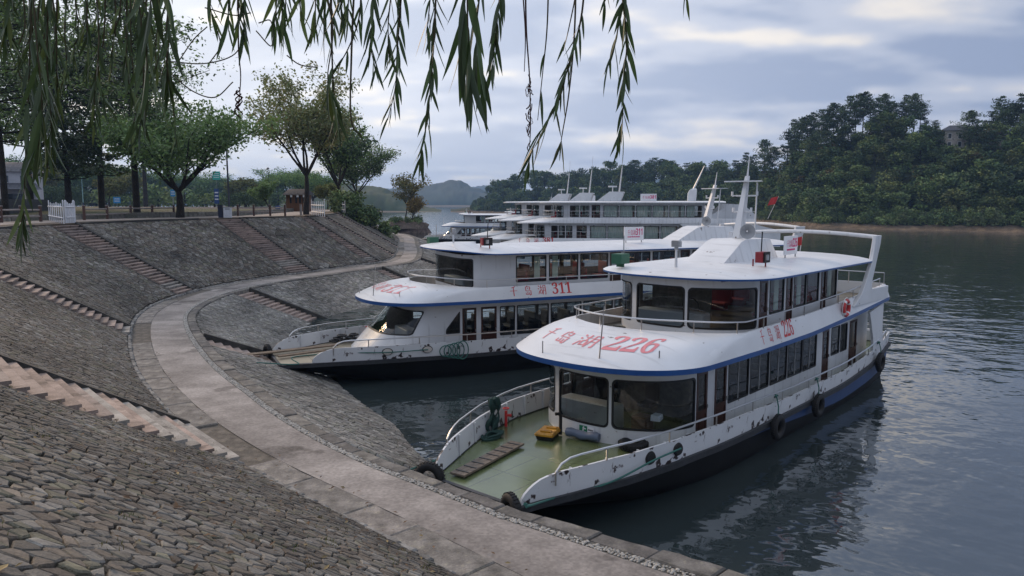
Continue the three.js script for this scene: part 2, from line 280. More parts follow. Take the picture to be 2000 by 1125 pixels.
// stairs: bottom centre in the photograph, width
const stairSpots = [['S1', 446, 866, 3.5, 27], ['S2', 272, 652, 1.9, 27], ['S3', 362, 574, 2.2, 27], ['S4', 580, 533, 2.8, 27], ['S5', 735, 514, 1.9, 27], ['S6', 778, 501, 1.5, 27], ['S7', 785, 485, 1.5, 27]].map(([k, px, py, w]) => ({ k, u: bank.near(W(px, py, HW)), w }));
const uNear = bank.near(W(990, 1120, HW)) - 9;
const stepTones = [[0.42, 0.33, 0.28], [0.38, 0.305, 0.262], [0.46, 0.365, 0.31], [0.35, 0.29, 0.255]];
const stepMat = std([1, 1, 1], 0.9, { vertexColors: true, map: rep(tPatch, 2.5), bumpMap: rep(tGrain, 1), bumpScale: 0.006 });
function stairs(u, w, fn, len, n, label, seed, pale = []) {
  const t = thing('stone_stairs', label, 'stairs', [0, 0, 0], 0, null); const r = rng(seed);
  for (let i = 0; i < n; i++) {
    const mb = new MB(), tone = pale.includes(i) ? [0.42, 0.40, 0.36] : stepTones[Math.floor(r() * 4)], k = 0.86 + 0.28 * r(); mb.color(tone[0] * k, tone[1] * k, tone[2] * k);
    const a = fn(u - w / 2 + 0.01, len * i / n), b = fn(u + w / 2 - 0.01, len * i / n), c = fn(u + w / 2 - 0.01, len * (i + 1) / n), d = fn(u - w / 2 + 0.01, len * (i + 1) / n), y = (c.y + d.y) / 2 - 0.05, lo = (a.y + b.y) / 2 - 0.34, j = (r() - 0.5) * 0.015;
    const nose = a.clone().sub(d).setY(0).normalize().multiplyScalar(0.05);
    const lev = (h, o) => [a, b, c, d].map((p, q) => q < 2 ? p.clone().addScaledVector(nose, o).setY(h) : p.clone().setY(h)), top = lev(y + j, 0.8);
    mb.rings([lev(lo, 0), lev(y + j - 0.07, 0), lev(y + j - 0.068, 1), lev(y + j - 0.01, 1), top]); mb.quad(top[0], top[1], top[2], top[3]);
    mesh(i ? `step_${String(i).padStart(3, '0')}` : 'step', mb.toGeo(0.4, [r() * 5, r() * 5]), stepMat, t);
  }
  return t;
}
const cheekMat = std([0.085, 0.082, 0.075], 0.95, { map: rep(tMottle, 1.2), bumpMap: rep(tGrain, 1), bumpScale: 0.01 });
function cheek(u, fn, len, parent, top = 0.07) { const mb = new MB(), n = 10; for (let i = 0; i < n; i++) { const c = (du, v, h) => fn(u + du, v, h), v0 = len * i / n, v1 = len * (i + 1) / n; mb.hexa([c(-0.11, v0, -0.5), c(0.11, v0, -0.5), c(0.11, v1, -0.5), c(-0.11, v1, -0.5)], [c(-0.11, v0, top), c(0.11, v0, top), c(0.11, v1, top), c(-0.11, v1, top)]); } return mb.build('side_wall', cheekMat, parent, 0.4); }
{
  const names = ['beside the flowing willow leaves, falling to the near end of the walkway', 'under the left bank, between the wide pale steps and the narrow sunlit steps', 'in the bend of the cove', 'above the bow of boat 311', 'beneath the brown kiosk', 'beyond the kiosk', 'near the end of the walkway', 'at the far end of the walkway'];
  let u0 = uNear; const LV = 9.05;
  stairSpots.forEach((s, i) => {
    slopePanel(upper, u0, s.u - s.w / 2 - 0.11, LV, 300 + i, stoneTones, `grey rubble stone slope ${names[i]}`, { single: i < 3 ? 300 : i < 4 ? 200 : 0, cw: [0.30, 0.32, 0.36, 0.40][i] ?? 0.55, ch: [0.092, 0.135, 0.2, 0.25][i] ?? 0.4, hMax: i < 2 ? 0.022 : 0.035 });
    const lab = ['broad stone stairs with pale lowest steps, on the slope under the willow leaves', 'narrow stone stairs with bright treads down to the bend of the walkway', 'stone stairs running from the first white picket gate down to the walkway', 'stone stairs running down from the two litter bins', 'stone stairs below the white picket gate near the wooden kiosk', 'narrow stone stairs below the far picket gate', 'last narrow stone stairs at the far end of the bank'][i];
    const t = stairs(s.u, s.w, upper, LV, 27, lab, 40 + i, i === 0 ? [0, 1, 3, 4, 5, 8] : i === 1 ? [0] : i === 2 ? [2, 3] : i === 3 ? [3, 4, 5] : i === 4 ? [1, 2] : []);
    cheek(s.u - s.w / 2, upper, LV, t, -0.02); cheek(s.u + s.w / 2, upper, LV, t, 0.16);
    u0 = s.u + s.w / 2 + 0.11;
  });
  slopePanel(upper, u0, bank.len - 8, LV, 320, stoneTones, `grey rubble stone slope ${names[7]}`, { single: 0, cw: 0.7, ch: 0.5 });
  // lower bank
  const lowSpots = [[392, 664, 2.4], [492, 568, 2.8], [765, 524, 1.6], [815, 505, 1.4]].map(([a, b, w]) => ({ u: bank.near(W(a, b, HW)), w }));
  const LL = u => Math.hypot(lowRun(u), edgeY(u)) * 1.35; u0 = uNear;
  const ln = ['between the walkway and the bow of boat 226', 'beyond the oblique lower steps', 'behind the bow of boat 311', 'behind the roof of boat 311', 'at the far end of the lower bank'];
  lowSpots.forEach((s, i) => {
    slopePanel(lower, u0, s.u - s.w / 2 - 0.11, LL, 400 + i, i ? paleTones : paleTones, `pale grey rubble stone slope down to the water ${ln[i]}`, { single: i < 3 ? 250 : 0, cw: i === 2 ? 0.42 : 0.36, ch: i === 2 ? 0.40 : 0.2, hMax: 0.03 });
    const t = stairs(s.u, s.w, lower, LL(s.u), Math.round(18 * LL(s.u) / 8), ['stone steps going down to the water under the bow of boat 311', 'stone steps going down to the water behind the bow of boat 311', 'narrow stone steps going down behind the roof of boat 311', 'farthest narrow stone steps going down to the water'][i], 60 + i);
    cheek(s.u - s.w / 2, lower, LL(s.u), t, -0.03); cheek(s.u + s.w / 2, lower, LL(s.u), t, 0.14);
    u0 = s.u + s.w / 2 + 0.11;
  });
  slopePanel(lower, u0, bank.len - 8, LL, 420, paleTones, `pale grey rubble stone slope down to the water ${ln[4]}`, { single: 0, cw: 0.7, ch: 0.5 });

  // walkway: slab, pebble strip, outer edge stones, kerb stones, mortar line
  const g = struct(new THREE.Group()); g.name = 'walkway'; g.userData.label = 'curved pinkish concrete walkway edged with stone along the foot of the bank'; scene.add(g);
  const strip = (name, o0, o1, y, mat, ua = uNear, ub = bank.len - 6, th = 0.5) => { const mb = new MB(), n = Math.ceil((ub - ua) / 0.6); let pr = null; for (let i = 0; i <= n; i++) { const u = mix(ua, ub, i / n), c = [bank.at(u, o0, y - th), bank.at(u, o0, y), bank.at(u, o1, y), bank.at(u, o1, y - th)]; if (pr) mb.rings([pr, c], false); pr = c; } return mb.build(name, mat, g, 0.5); };
  strip('path_slab', PATH, 0, HW, std([0.385, 0.357, 0.33], 0.9, { map: rep(tPatch, 7), bumpMap: rep(tGrain, 1.2), bumpScale: 0.006 }));
  strip('pebble_bed', PEB - 0.02, PATH - 0.002, HW - 0.012, std([0.20, 0.19, 0.165], 0.95, { map: rep(tMottle, 0.5) }));
  strip('edge_core', OUT + 0.06, PEB - 0.022, HW - 0.05, cheekMat, uNear, bank.len - 6, 1.6);
  strip('kerb_bed', 0.002, FOOT + 0.14, HW - 0.03, std([0.20, 0.175, 0.145], 1, { map: rep(tMottle, 0.7) }));
  const slab = (name, o0, o1, h0, h1, ls, tones, seed, uMax, hang) => {
    const r = rng(seed); let u = uNear + 2, n = 0; const rest = new MB(); rest.color(1, 1, 1);
    while (u < bank.len - 8) {
      const l = ls * (0.7 + 0.6 * r()), gap = 0.012 + 0.02 * r(), own = u < uMax && n < 280, mb = own ? new MB() : rest, t = tones[Math.floor(r() * tones.length)], k = 0.85 + 0.3 * r();
      const skip = name === 'kerb_stone' && stairSpots.some(s => u + l > s.u - s.w / 2 && u < s.u + s.w / 2);
      if (!skip) {
        mb.color(t[0] * k, t[1] * k, t[2] * k);
        const y = HW + mix(h0, h1, r()), m = 4, jo = () => (r() - 0.5) * 0.07, bot = [], top = [], cap = [];
        const A = [], B = []; for (let q = 0; q <= m; q++) { const uu = u + gap + (l - gap) * q / m; A.push([uu, o0 + jo()]); B.push([uu, o1 + (hang ? 0 : jo() * 0.5)]); }
        const loop = [...A, ...B.reverse()], cu = u + l / 2, co = (o0 + o1) / 2;
        const rg = (s, yy) => loop.map(([a, o]) => bank.at(cu + (a - cu) * (1 - s / l * 2), co + (o - co) * (1 - s / Math.abs(o1 - o0) * 2), yy + (r() - 0.5) * 0.008));
        const a = rg(0, y - (hang || 0.3)), b = rg(0, y - 0.03), c = rg(0.03, y); mb.rings([a, b, c]);
        for (let q = 0; q < m; q++) { const w1 = c[q], w2 = c[q + 1], w3 = c[loop.length - 2 - q], w4 = c[loop.length - 1 - q]; mb.quad(w1, w2, w3, w4); }
        if (own) { mesh(n ? `${name}_${String(n).padStart(3, '0')}` : name, mb.toGeo(0.5, [r() * 4, r() * 4]), stoneMat, g); n++; }
      }
      u += l;
    }
    if (rest.p.length) rest.build(name + 's', stoneMat, g, 0.5).userData.kind = 'stuff';
  };
  slab('edge_stone', OUT, PEB - 0.03, -0.01, 0.03, 1.05, [[0.27, 0.25, 0.22], [0.24, 0.225, 0.205], [0.30, 0.275, 0.24], [0.22, 0.205, 0.19]], 501, uNear + 75, 0.5);
  slab('kerb_stone', 0.008, FOOT, 0.010, 0.035, 1.9, [[0.35, 0.32, 0.285], [0.32, 0.295, 0.265], [0.37, 0.335, 0.30], [0.29, 0.268, 0.24]], 502, uNear + 75, 0.3);
  slab('mortar_lump', FOOT + 0.005, FOOT + 0.16, 0.07, 0.13, 0.5, [[0.36, 0.35, 0.33], [0.30, 0.29, 0.27], [0.40, 0.385, 0.36]], 503, uNear, 0.3);
  // pebbles
  const r = rng(77), pg = new THREE.IcosahedronGeometry(0.034, 1); pg.scale(1, 0.55, 0.8);
  const spots = []; for (let u = uNear + 4; u < uNear + 62; u += 0.062) for (let o = PEB + 0.03; o < PATH - 0.02; o += 0.055) { if (r() < 0.88) spots.push([u + (r() - 0.5) * 0.04, o + (r() - 0.5) * 0.03]); }
  const im = new THREE.InstancedMesh(pg, std([1, 1, 1], 0.75), spots.length), mm = new THREE.Matrix4(), q = new THREE.Quaternion(), cc = new THREE.Color();
  spots.forEach(([u, o], i) => { q.setFromEuler(new THREE.Euler((r() - 0.5) * 0.5, r() * 6.28, (r() - 0.5) * 0.5)); const s = 0.7 + 0.6 * r(); mm.compose(bank.at(u, o, HW + 0.004), q, V(s, s, s)); im.setMatrixAt(i, mm); const k = 0.18 + 0.20 * r(); im.setColorAt(i, cc.setRGB(k * 1.05, k, k * 0.9)); });
  im.name = 'pebbles'; im.userData.kind = 'stuff'; im.castShadow = im.receiveShadow = true; g.add(im);
  // coping along the top of the bank
  const cg = struct(new THREE.Group()); cg.name = 'bank_coping'; cg.userData.label = 'dark weathered stone coping along the top of the bank'; scene.add(cg);
  const cp = new MB(); let pr = null, rr = rng(9); for (let u = uNear; u < bank.len - 8; u += 0.9) { const y = HP + 0.02 + 0.04 * rr(), c = [bank.at(u, FOOT + RUN - 0.06, y - 0.5), bank.at(u, FOOT + RUN - 0.08, y), bank.at(u, FOOT + RUN + 0.42, y), bank.at(u, FOOT + RUN + 0.42, y - 0.5)]; const inStair = stairSpots.some(s => u + 0.9 > s.u - s.w / 2 && u < s.u + s.w / 2); if (pr && !inStair) cp.rings([pr, c], false, false); pr = inStair ? null : c; }
  cp.build('coping', cheekMat, cg, 0.5);
}
// litter and moss on the near slope
{
  const r = rng(808), n = 900, mb = new MB(); mb.quad(V(-0.5, 0, 0), V(0, 0.10, 0.22), V(0.5, 0, 0), V(0, 0.06, -0.22));
  const im = new THREE.InstancedMesh(mb.toGeo(0), std([1, 1, 1], 0.9, { side: THREE.DoubleSide }), n), m = new THREE.Matrix4(), q = new THREE.Quaternion(), c = new THREE.Color();
  for (let i = 0; i < n; i++) { const u = uNear + 3 + 46 * r() * r(), v = 0.1 + 8.8 * r(); q.setFromEuler(new THREE.Euler((r() - 0.5) * 0.8, r() * 6.28, (r() - 0.5) * 0.8)); const s = 0.05 + 0.07 * r(); m.compose(i % 6 ? upper(u, v, 0.035) : bank.at(u, -0.2 + 0.9 * r(), HW + 0.06), q, V(s, s, s)); im.setMatrixAt(i, m); const k = 0.6 + 0.8 * r(); if (r() < 0.75) im.setColorAt(i, c.setRGB(0.11 * k, 0.065 * k, 0.035 * k)); else im.setColorAt(i, c.setRGB(0.20 * k, 0.15 * k, 0.07 * k)); }
  im.name = 'fallen_leaves'; im.userData = { kind: 'stuff', label: 'brown fallen leaves scattered over the near stone slope', category: 'leaves' }; im.castShadow = im.receiveShadow = true; scene.add(im);
  const gb = new MB(); gb.color(1, 1, 1); for (let i = 0; i < 130; i++) { const u = uNear + 2 + 30 * r() * r(), v = 0.2 + 8.6 * r(), R = 0.05 + 0.12 * r(), N = 7, p = upper(u, v, 0.012); gb.color(0.07 + 0.05 * r(), 0.075 + 0.04 * r(), 0.02); for (let k = 0; k < 26; k++) { const a = r() * 6.28, l = R * Math.sqrt(r()), b = p.clone().add(V(Math.cos(a) * l, 0.0, Math.sin(a) * l * 1.0)), e = b.clone().add(V((r() - 0.5) * 0.05, 0.02 + 0.035 * r(), (r() - 0.5) * 0.05)), w = V(0.006, 0, 0.004); gb.tri(b.clone().sub(w), b.clone().add(w), e); } }
  const gm = gb.build('moss_tufts', std([1, 1, 1], 1, { vertexColors: true, side: THREE.DoubleSide }), scene, 0); gm.userData = { kind: 'stuff', label: 'small yellow green moss tufts between the stones of the near slope', category: 'moss' };
}
// ---------- promenade ground ----------
{
  const sh = [], n = 60; for (let i = 0; i <= n; i++) { const p = bank.at(mix(uNear - 14, bank.len - 7, i / n), FOOT + RUN + 0.2, HP); sh.push([p.x, p.z]); }
  const e = sh[sh.length - 1]; sh.push([e[0] - 6, e[1] - 22], [e[0] - 30, e[1] - 60], [e[0] - 120, e[1] - 110], [-420, -260], [-420, 70], [60, 70]);
  const s = new THREE.Shape(sh.map(([x, z]) => new THREE.Vector2(x, -z))); const g = new THREE.ExtrudeGeometry(s, { depth: 9, bevelEnabled: false }); g.rotateX(-Math.PI / 2); g.translate(0, HP - 9.0, 0);
  const mb = new MB().geo(g); mb.build('promenade_ground', std([0.135, 0.105, 0.078], 1, { map: rep(tPatch, 9), bumpMap: rep(tGrain, 2), bumpScale: 0.02 }), scene, 0.3); struct(scene.children[scene.children.length - 1]);
  // pale paved promenade a few metres behind the edge
  const pv = new MB(); let pr = null; for (let u = uNear; u < bank.len - 20; u += 1) { const c = [bank.at(u, FOOT + RUN + 2.6, HP + 0.006), bank.at(u, FOOT + RUN + 7.5, HP + 0.006)]; if (pr) pv.quad(pr[0], pr[1], c[1], c[0]); pr = c; }
  struct(pv.build('promenade_path', std([0.42, 0.37, 0.33], 0.9, { map: rep(tPatch, 5) }), scene, 0.3));
}
// ---------- lettering: strokes for the three characters, font outlines for the figures ----------
const GL = {
  a: [[[74, 97], [52, 88], [26, 83], 7], [[6, 53], [94, 53], 5], [[50, 86], [50, 2], 10]],
  b: [[[46, 99], [38, 86], 8], [[24, 86], [24, 44], 9], [[24, 86], [76, 86], 5], [[76, 86], [75, 64], [62, 60], 9], [[44, 76], [54, 66], 8], [[24, 46], [88, 46], 5], [[86, 46], [83, 6], [68, 4], 9], [[45, 37], [45, 13], 8], [[24, 30], [24, 11], 8], [[24, 12], [66, 12], 5], [[66, 30], [66, 11], 8]],
  c: [[[6, 93], [19, 82], 9], [[2, 66], [15, 56], 9], [[4, 6], [20, 40], 8], [[24, 73], [56, 73], 5], [[40, 96], [40, 46], 8], [[29, 46], [29, 12], 8], [[29, 46], [52, 46], 5], [[52, 46], [52, 12], 8], [[29, 15], [52, 15], 5], [[66, 92], [66, 36], [57, 2], 8], [[66, 92], [94, 92], 5], [[94, 92], [94, 6], [84, 4], 9], [[66, 67], [94, 67], 5], [[66, 43], [94, 43], 5]],
};
function glyph(k, size) {   // flat strokes cut into short pieces so they can follow a curved surface
  const mb = new MB(), s = size / 100;
  for (const st of GL[k]) { const w = st[st.length - 1] / 2, pts = st.slice(0, -1);
    for (let i = 0; i + 1 < pts.length; i++) { const [ax, ay] = pts[i], [bx, by] = pts[i + 1], l = Math.hypot(bx - ax, by - ay), tx = (bx - ax) / l, ty = (by - ay) / l, n = Math.ceil(l / 18), e = i ? 2 : 0;
      for (let q = 0; q < n; q++) { const f = q / n * (l + e) - e, g = (q + 1) / n * (l + e) - e, p = (d, o) => V((ax + tx * d - ty * o * w) * s, (ay + ty * d + tx * o * w) * s, 0); mb.quad(p(f, -1), p(g, -1), p(g, 1), p(f, 1)); } } }
  return mb;
}
function figures(str, size, f = font) { const mb = new MB(); mb.geo(new THREE.ShapeGeometry(f.generateShapes(str, size), 5)); return mb; }
// lay "abc 226" out on a flat line; gaps in units of size
function line(num, size, adv = 1.65, numSize = 1.28, sx = 1, f = font) {
  const mb = new MB(); ['a', 'b', 'c'].forEach((k, i) => mb.mb(glyph(k, size), p => V((p.x + i * adv * size) * sx, p.y, 0)));
  mb.mb(figures(num, size * numSize, f), p => V((p.x + 3 * adv * size) * sx, p.y + size * 0.02, 0)); mb.width = (3 * adv + num.length * 0.72 * numSize) * size * sx;
  mb.pieces = [...['a', 'b', 'c'].map((k, i) => new MB().mb(glyph(k, size), p => V((p.x + i * adv * size) * sx, p.y, 0))), ...[...num].map((ch, i) => new MB().mb(figures(ch, size * numSize, f), p => V((p.x + (3 * adv + i * 0.74 * numSize) * size) * sx, p.y + size * 0.02, 0)))]; return mb;
}
// ---------- boat builder; local x runs from bow to stern, z towards the camera side, y from the water ----------
const ell = (sSide, sFront, half, ph, pw = 2) => { const c = Math.cos(ph), s = Math.sin(ph), e = 2 / pw; return [sSide - (sSide - sFront) * Math.pow(Math.abs(c), e), half * Math.sign(s) * Math.pow(Math.abs(s), e)]; };
function outline(sRear, sSide, sFront, half, n = 40, ns = 14, pw = 2) {
  const o = []; for (let i = 0; i < ns; i++) o.push([mix(sRear, sSide, i / ns), half]);
  for (let i = 0; i <= n; i++) o.push(ell(sSide, sFront, half, (0.5 - i / n) * Math.PI, pw));
  for (let i = 1; i <= ns; i++) o.push([mix(sSide, sRear, i / ns), -half]); return o;
}
function cabin(g, o) {
  const { half, sFront, sSide, sRear, y0, y1, rake = 0, pw = 2 } = o, out = [], wall = new MB(), inn = new MB();
  // arc length table
  const pl = [], N = 72; pl.push([sRear, half]); for (let i = 0; i <= N; i++) pl.push(ell(sSide, sFront, half, (0.5 - i / N) * Math.PI, pw)); pl.push([sRear, -half]);
  const A = [0]; for (let i = 1; i < pl.length; i++) A.push(A[i - 1] + Math.hypot(pl[i][0] - pl[i - 1][0], pl[i][1] - pl[i - 1][1]));
  const tot = A[A.length - 1];
  const at = a => { let i = 1; while (i < A.length - 1 && A[i] < a) i++; const t = (a - A[i - 1]) / (A[i] - A[i - 1] || 1); return [mix(pl[i - 1][0], pl[i][0], t), mix(pl[i - 1][1], pl[i][1], t)]; };
  const nor = a => { const p = at(Math.max(0, a - 0.02)), q = at(Math.min(tot, a + 0.02)), l = Math.hypot(q[0] - p[0], q[1] - p[1]); return [-(q[1] - p[1]) / l * -1, (q[0] - p[0]) / l * -1].map(v => v); };
  const P = (a, y, off = 0) => { const p = at(a), n = nor(a), front = clamp((sSide - p[0]) / (sSide - sFront), 0, 1); return V(p[0] + n[0] * off - rake * front * (y1 - y), y, p[1] + n[1] * off); };
  const aOfPhi = ph => { const k = (0.5 - ph / Math.PI) * N + 1, i = Math.floor(k); return mix(A[i], A[Math.min(i + 1, A.length - 1)], k - i); };
  const ops = [];
  for (const w of o.side || []) { ops.push({ ...w, a0: sRear - w.s1, a1: sRear - w.s0 }); ops.push({ ...w, a0: tot - (sRear - w.s0), a1: tot - (sRear - w.s1), far: true }); }
  for (const w of o.front || []) ops.push({ ...w, a0: w.s !== undefined ? sRear - w.s : aOfPhi(w.p0), a1: w.e !== undefined ? tot - (sRear - w.e) : aOfPhi(w.p1), r: w.r ?? 0.14 });
  const ybt = (q, a) => { const r = q.r ?? 0.07, d = Math.min(a - q.a0, q.a1 - a); let i = 0; if (d < r) i = r - Math.sqrt(Math.max(0, r * r - (r - d) * (r - d))); const t = (a - q.a0) / (q.a1 - q.a0), lo = q.tri ? mix(q.y1 - 0.15, q.y0, t) : q.y0; return q.tri ? [q.y0 + i * 0.5, Math.max(q.y0 + i * 0.5 + 0.01, (q.far ? mix(q.y0 + 0.15, q.y1, 1 - t) : mix(q.y0 + 0.15, q.y1, 1 - t)) - i)] : [lo + i, q.y1 - i]; };
  const brk = new Set([0, tot, ...A]); for (const q of ops) { const r = q.r ?? 0.07; for (const f of [0, 0.06, 0.2, 0.45, 0.75, 1]) { brk.add(q.a0 + r * f); brk.add(q.a1 - r * f); } for (let f = 0.1; f < 1; f += 0.1) brk.add(mix(q.a0, q.a1, f)); }
  const cols = [...brk].sort((a, b) => a - b).filter((a, i, l) => !i || a - l[i - 1] > 1e-5);
  const T = 0.06;
  for (let i = 0; i + 1 < cols.length; i++) {
    const a = cols[i], b = cols[i + 1], m = (a + b) / 2, q = ops.find(w => m > w.a0 && m < w.a1);
    const pan = (ya, yb2, yc, yd) => { wall.quad(P(a, ya), P(a, yd), P(b, yc), P(b, yb2)); inn.quad(P(a, ya, -T), P(b, yb2, -T), P(b, yc, -T), P(a, yd, -T)); };
    if (!q) { pan(y0, y0, y1, y1); continue; }
    const [b0, t0] = ybt(q, a), [b1, t1] = ybt(q, b);
    if (b0 > y0 + 0.01 || b1 > y0 + 0.01) { pan(y0, y0, b1, b0); wall.quad(P(a, b0), P(b, b1), P(b, b1, -T), P(a, b0, -T)); }
    pan(t0, t1, y1, y1); wall.quad(P(a, t0), P(a, t0, -T), P(b, t1, -T), P(b, t1));
  }
  for (const q of ops) for (const a of [q.a0, q.a1]) { const [b0, t0] = ybt(q, a); wall.quad(P(a, b0), P(a, t0), P(a, t0, -T), P(a, b0, -T)); }
  const wl = wall.build('cabin_wall', o.mat || M.white, g, 0.5); inn.build('lining', M.inside, g, 0.5);
  for (const q of ops) {
    const n = Math.max(4, Math.ceil((q.a1 - q.a0) / 0.12)), r = q.r ?? 0.07;
    const as = [q.a0, q.a0 + r * 0.06, q.a0 + r * 0.3, q.a0 + r * 0.7]; for (let i = 0; i <= n; i++) as.push(mix(q.a0 + r, q.a1 - r, i / n)); as.push(q.a1 - r * 0.7, q.a1 - r * 0.3, q.a1 - r * 0.06, q.a1);
    const pane = (off, b2, t2) => { const mb = new MB(); for (let i = 0; i + 1 < as.length; i++) { const [b0, t0] = ybt(q, as[i]), [b1, t1] = ybt(q, as[i + 1]); const f = (v, k) => k ? Math.min(v, t2 ?? v) : Math.max(v, b2 ?? v); mb.quad(P(as[i], f(b0), off), P(as[i + 1], f(b1), off), P(as[i + 1], f(t1, 1), off), P(as[i], f(t0, 1), off)); } return mb; };
    if (q.type === 'door') {
      const mb = new MB(), bar = (a0, a1, ya, yb2, d0 = -0.045, d1 = 0.018) => mb.hexa([P(a0, ya, d0), P(a1, ya, d0), P(a1, ya, d1), P(a0, ya, d1)], [P(a0, yb2, d0), P(a1, yb2, d0), P(a1, yb2, d1), P(a0, yb2, d1)]);
      const w = 0.09, h = q.y1 - q.y0; bar(q.a0, q.a0 + w, q.y0, q.y1); bar(q.a1 - w, q.a1, q.y0, q.y1); bar(q.a0 + w, q.a1 - w, q.y1 - 0.1, q.y1); bar(q.a0 + w, q.a1 - w, q.y0, q.y0 + 0.09); bar(q.a0 + w, q.a1 - w, q.y0 + h * 0.36, q.y0 + h * 0.42); bar(q.a0 + w, q.a1 - w, q.y0 + 0.09, q.y0 + h * 0.36, -0.035, 0.0);
      bar(q.a0 + w + 0.06, q.a1 - w - 0.06, q.y0 + 0.16, q.y0 + h * 0.30, 0, 0.012);
      const d = mb.build('door', M.door, g, 0.3);
      pane(-0.015, q.y0 + h * 0.42, q.y1 - 0.1).build('pane', M.glass, d, 0.5);
      if (!q.far) new MB().box(...P(q.a0 + 0.05, q.y0 + h * 0.47, 0.05).toArray(), 0.03, 0.12, 0.04).build('handle', M.steel, d);
    } else {
      const loop = (e) => { const lo = [], hi = []; as.forEach(a => { const [b0, t0] = ybt(q, a); const k = (a - (q.a0 + q.a1) / 2) / ((q.a1 - q.a0) / 2), aa = a + e * Math.sign(k) * Math.min(1, Math.abs(k) * 1.0), mid = (q.y0 + q.y1) / 2; lo.push([aa, b0 - e]); hi.unshift([aa, t0 + e]); }); return [...lo, ...hi]; };
      const O = loop(0.028), I = loop(-0.022), mb = new MB(); mb.rings([O.map(([a, y]) => P(a, y, 0.001)), O.map(([a, y]) => P(a, y, 0.013)), I.map(([a, y]) => P(a, y, 0.013)), I.map(([a, y]) => P(a, y, -0.05))]);
      const wd = mb.build('window', M.gasket, g, 0.5);
      pane(-0.02).build('pane', q.glass || M.glass, wd, 0.6);
      if (q.split) { const m2 = new MB(), a = mix(q.a0, q.a1, q.split); m2.hexa([P(a - 0.015, q.y0, -0.03), P(a + 0.015, q.y0, -0.03), P(a + 0.015, q.y0, 0), P(a - 0.015, q.y0, 0)], [P(a - 0.015, q.y1, -0.03), P(a + 0.015, q.y1, -0.03), P(a + 0.015, q.y1, 0), P(a - 0.015, q.y1, 0)]); m2.build('mullion', M.grey, wd); }
    }
  }
  // rear bulkhead
  const bk = new MB(); bk.box(sRear - 0.03, (y0 + y1) / 2, 0, 0.06, y1 - y0, half * 2 - 0.14); bk.build('bulkhead', M.white, g);
  return { P, at, tot };
}
function railing(g, pts, y, post, r = 0.026, name = 'railing', every = 1.5, mid = false) {   // pts: [x, z, yBase]
  const mb = new MB(), top = pts.map(p => V(p[0], p[2] + y, p[1])); if (top.length < 2) return;
  mb.tube(top, r, 7); if (mid) mb.tube(pts.map(p => V(p[0], p[2] + y * 0.5, p[1])), r * 0.7, 5);
  let acc = every; for (let i = 0; i < top.length; i++) { if (i) acc += top[i].distanceTo(top[i - 1]); if (acc >= every || i === top.length - 1) { mb.tube([V(pts[i][0], pts[i][2] - 0.02, pts[i][1]), top[i]], post, 6); acc = 0; } }
  return mb.build(name, M.steel, g, 0.8);
}
const fine = (f, a, b, n) => Array.from({ length: n + 1 }, (_, i) => f(mix(a, b, i / n)));

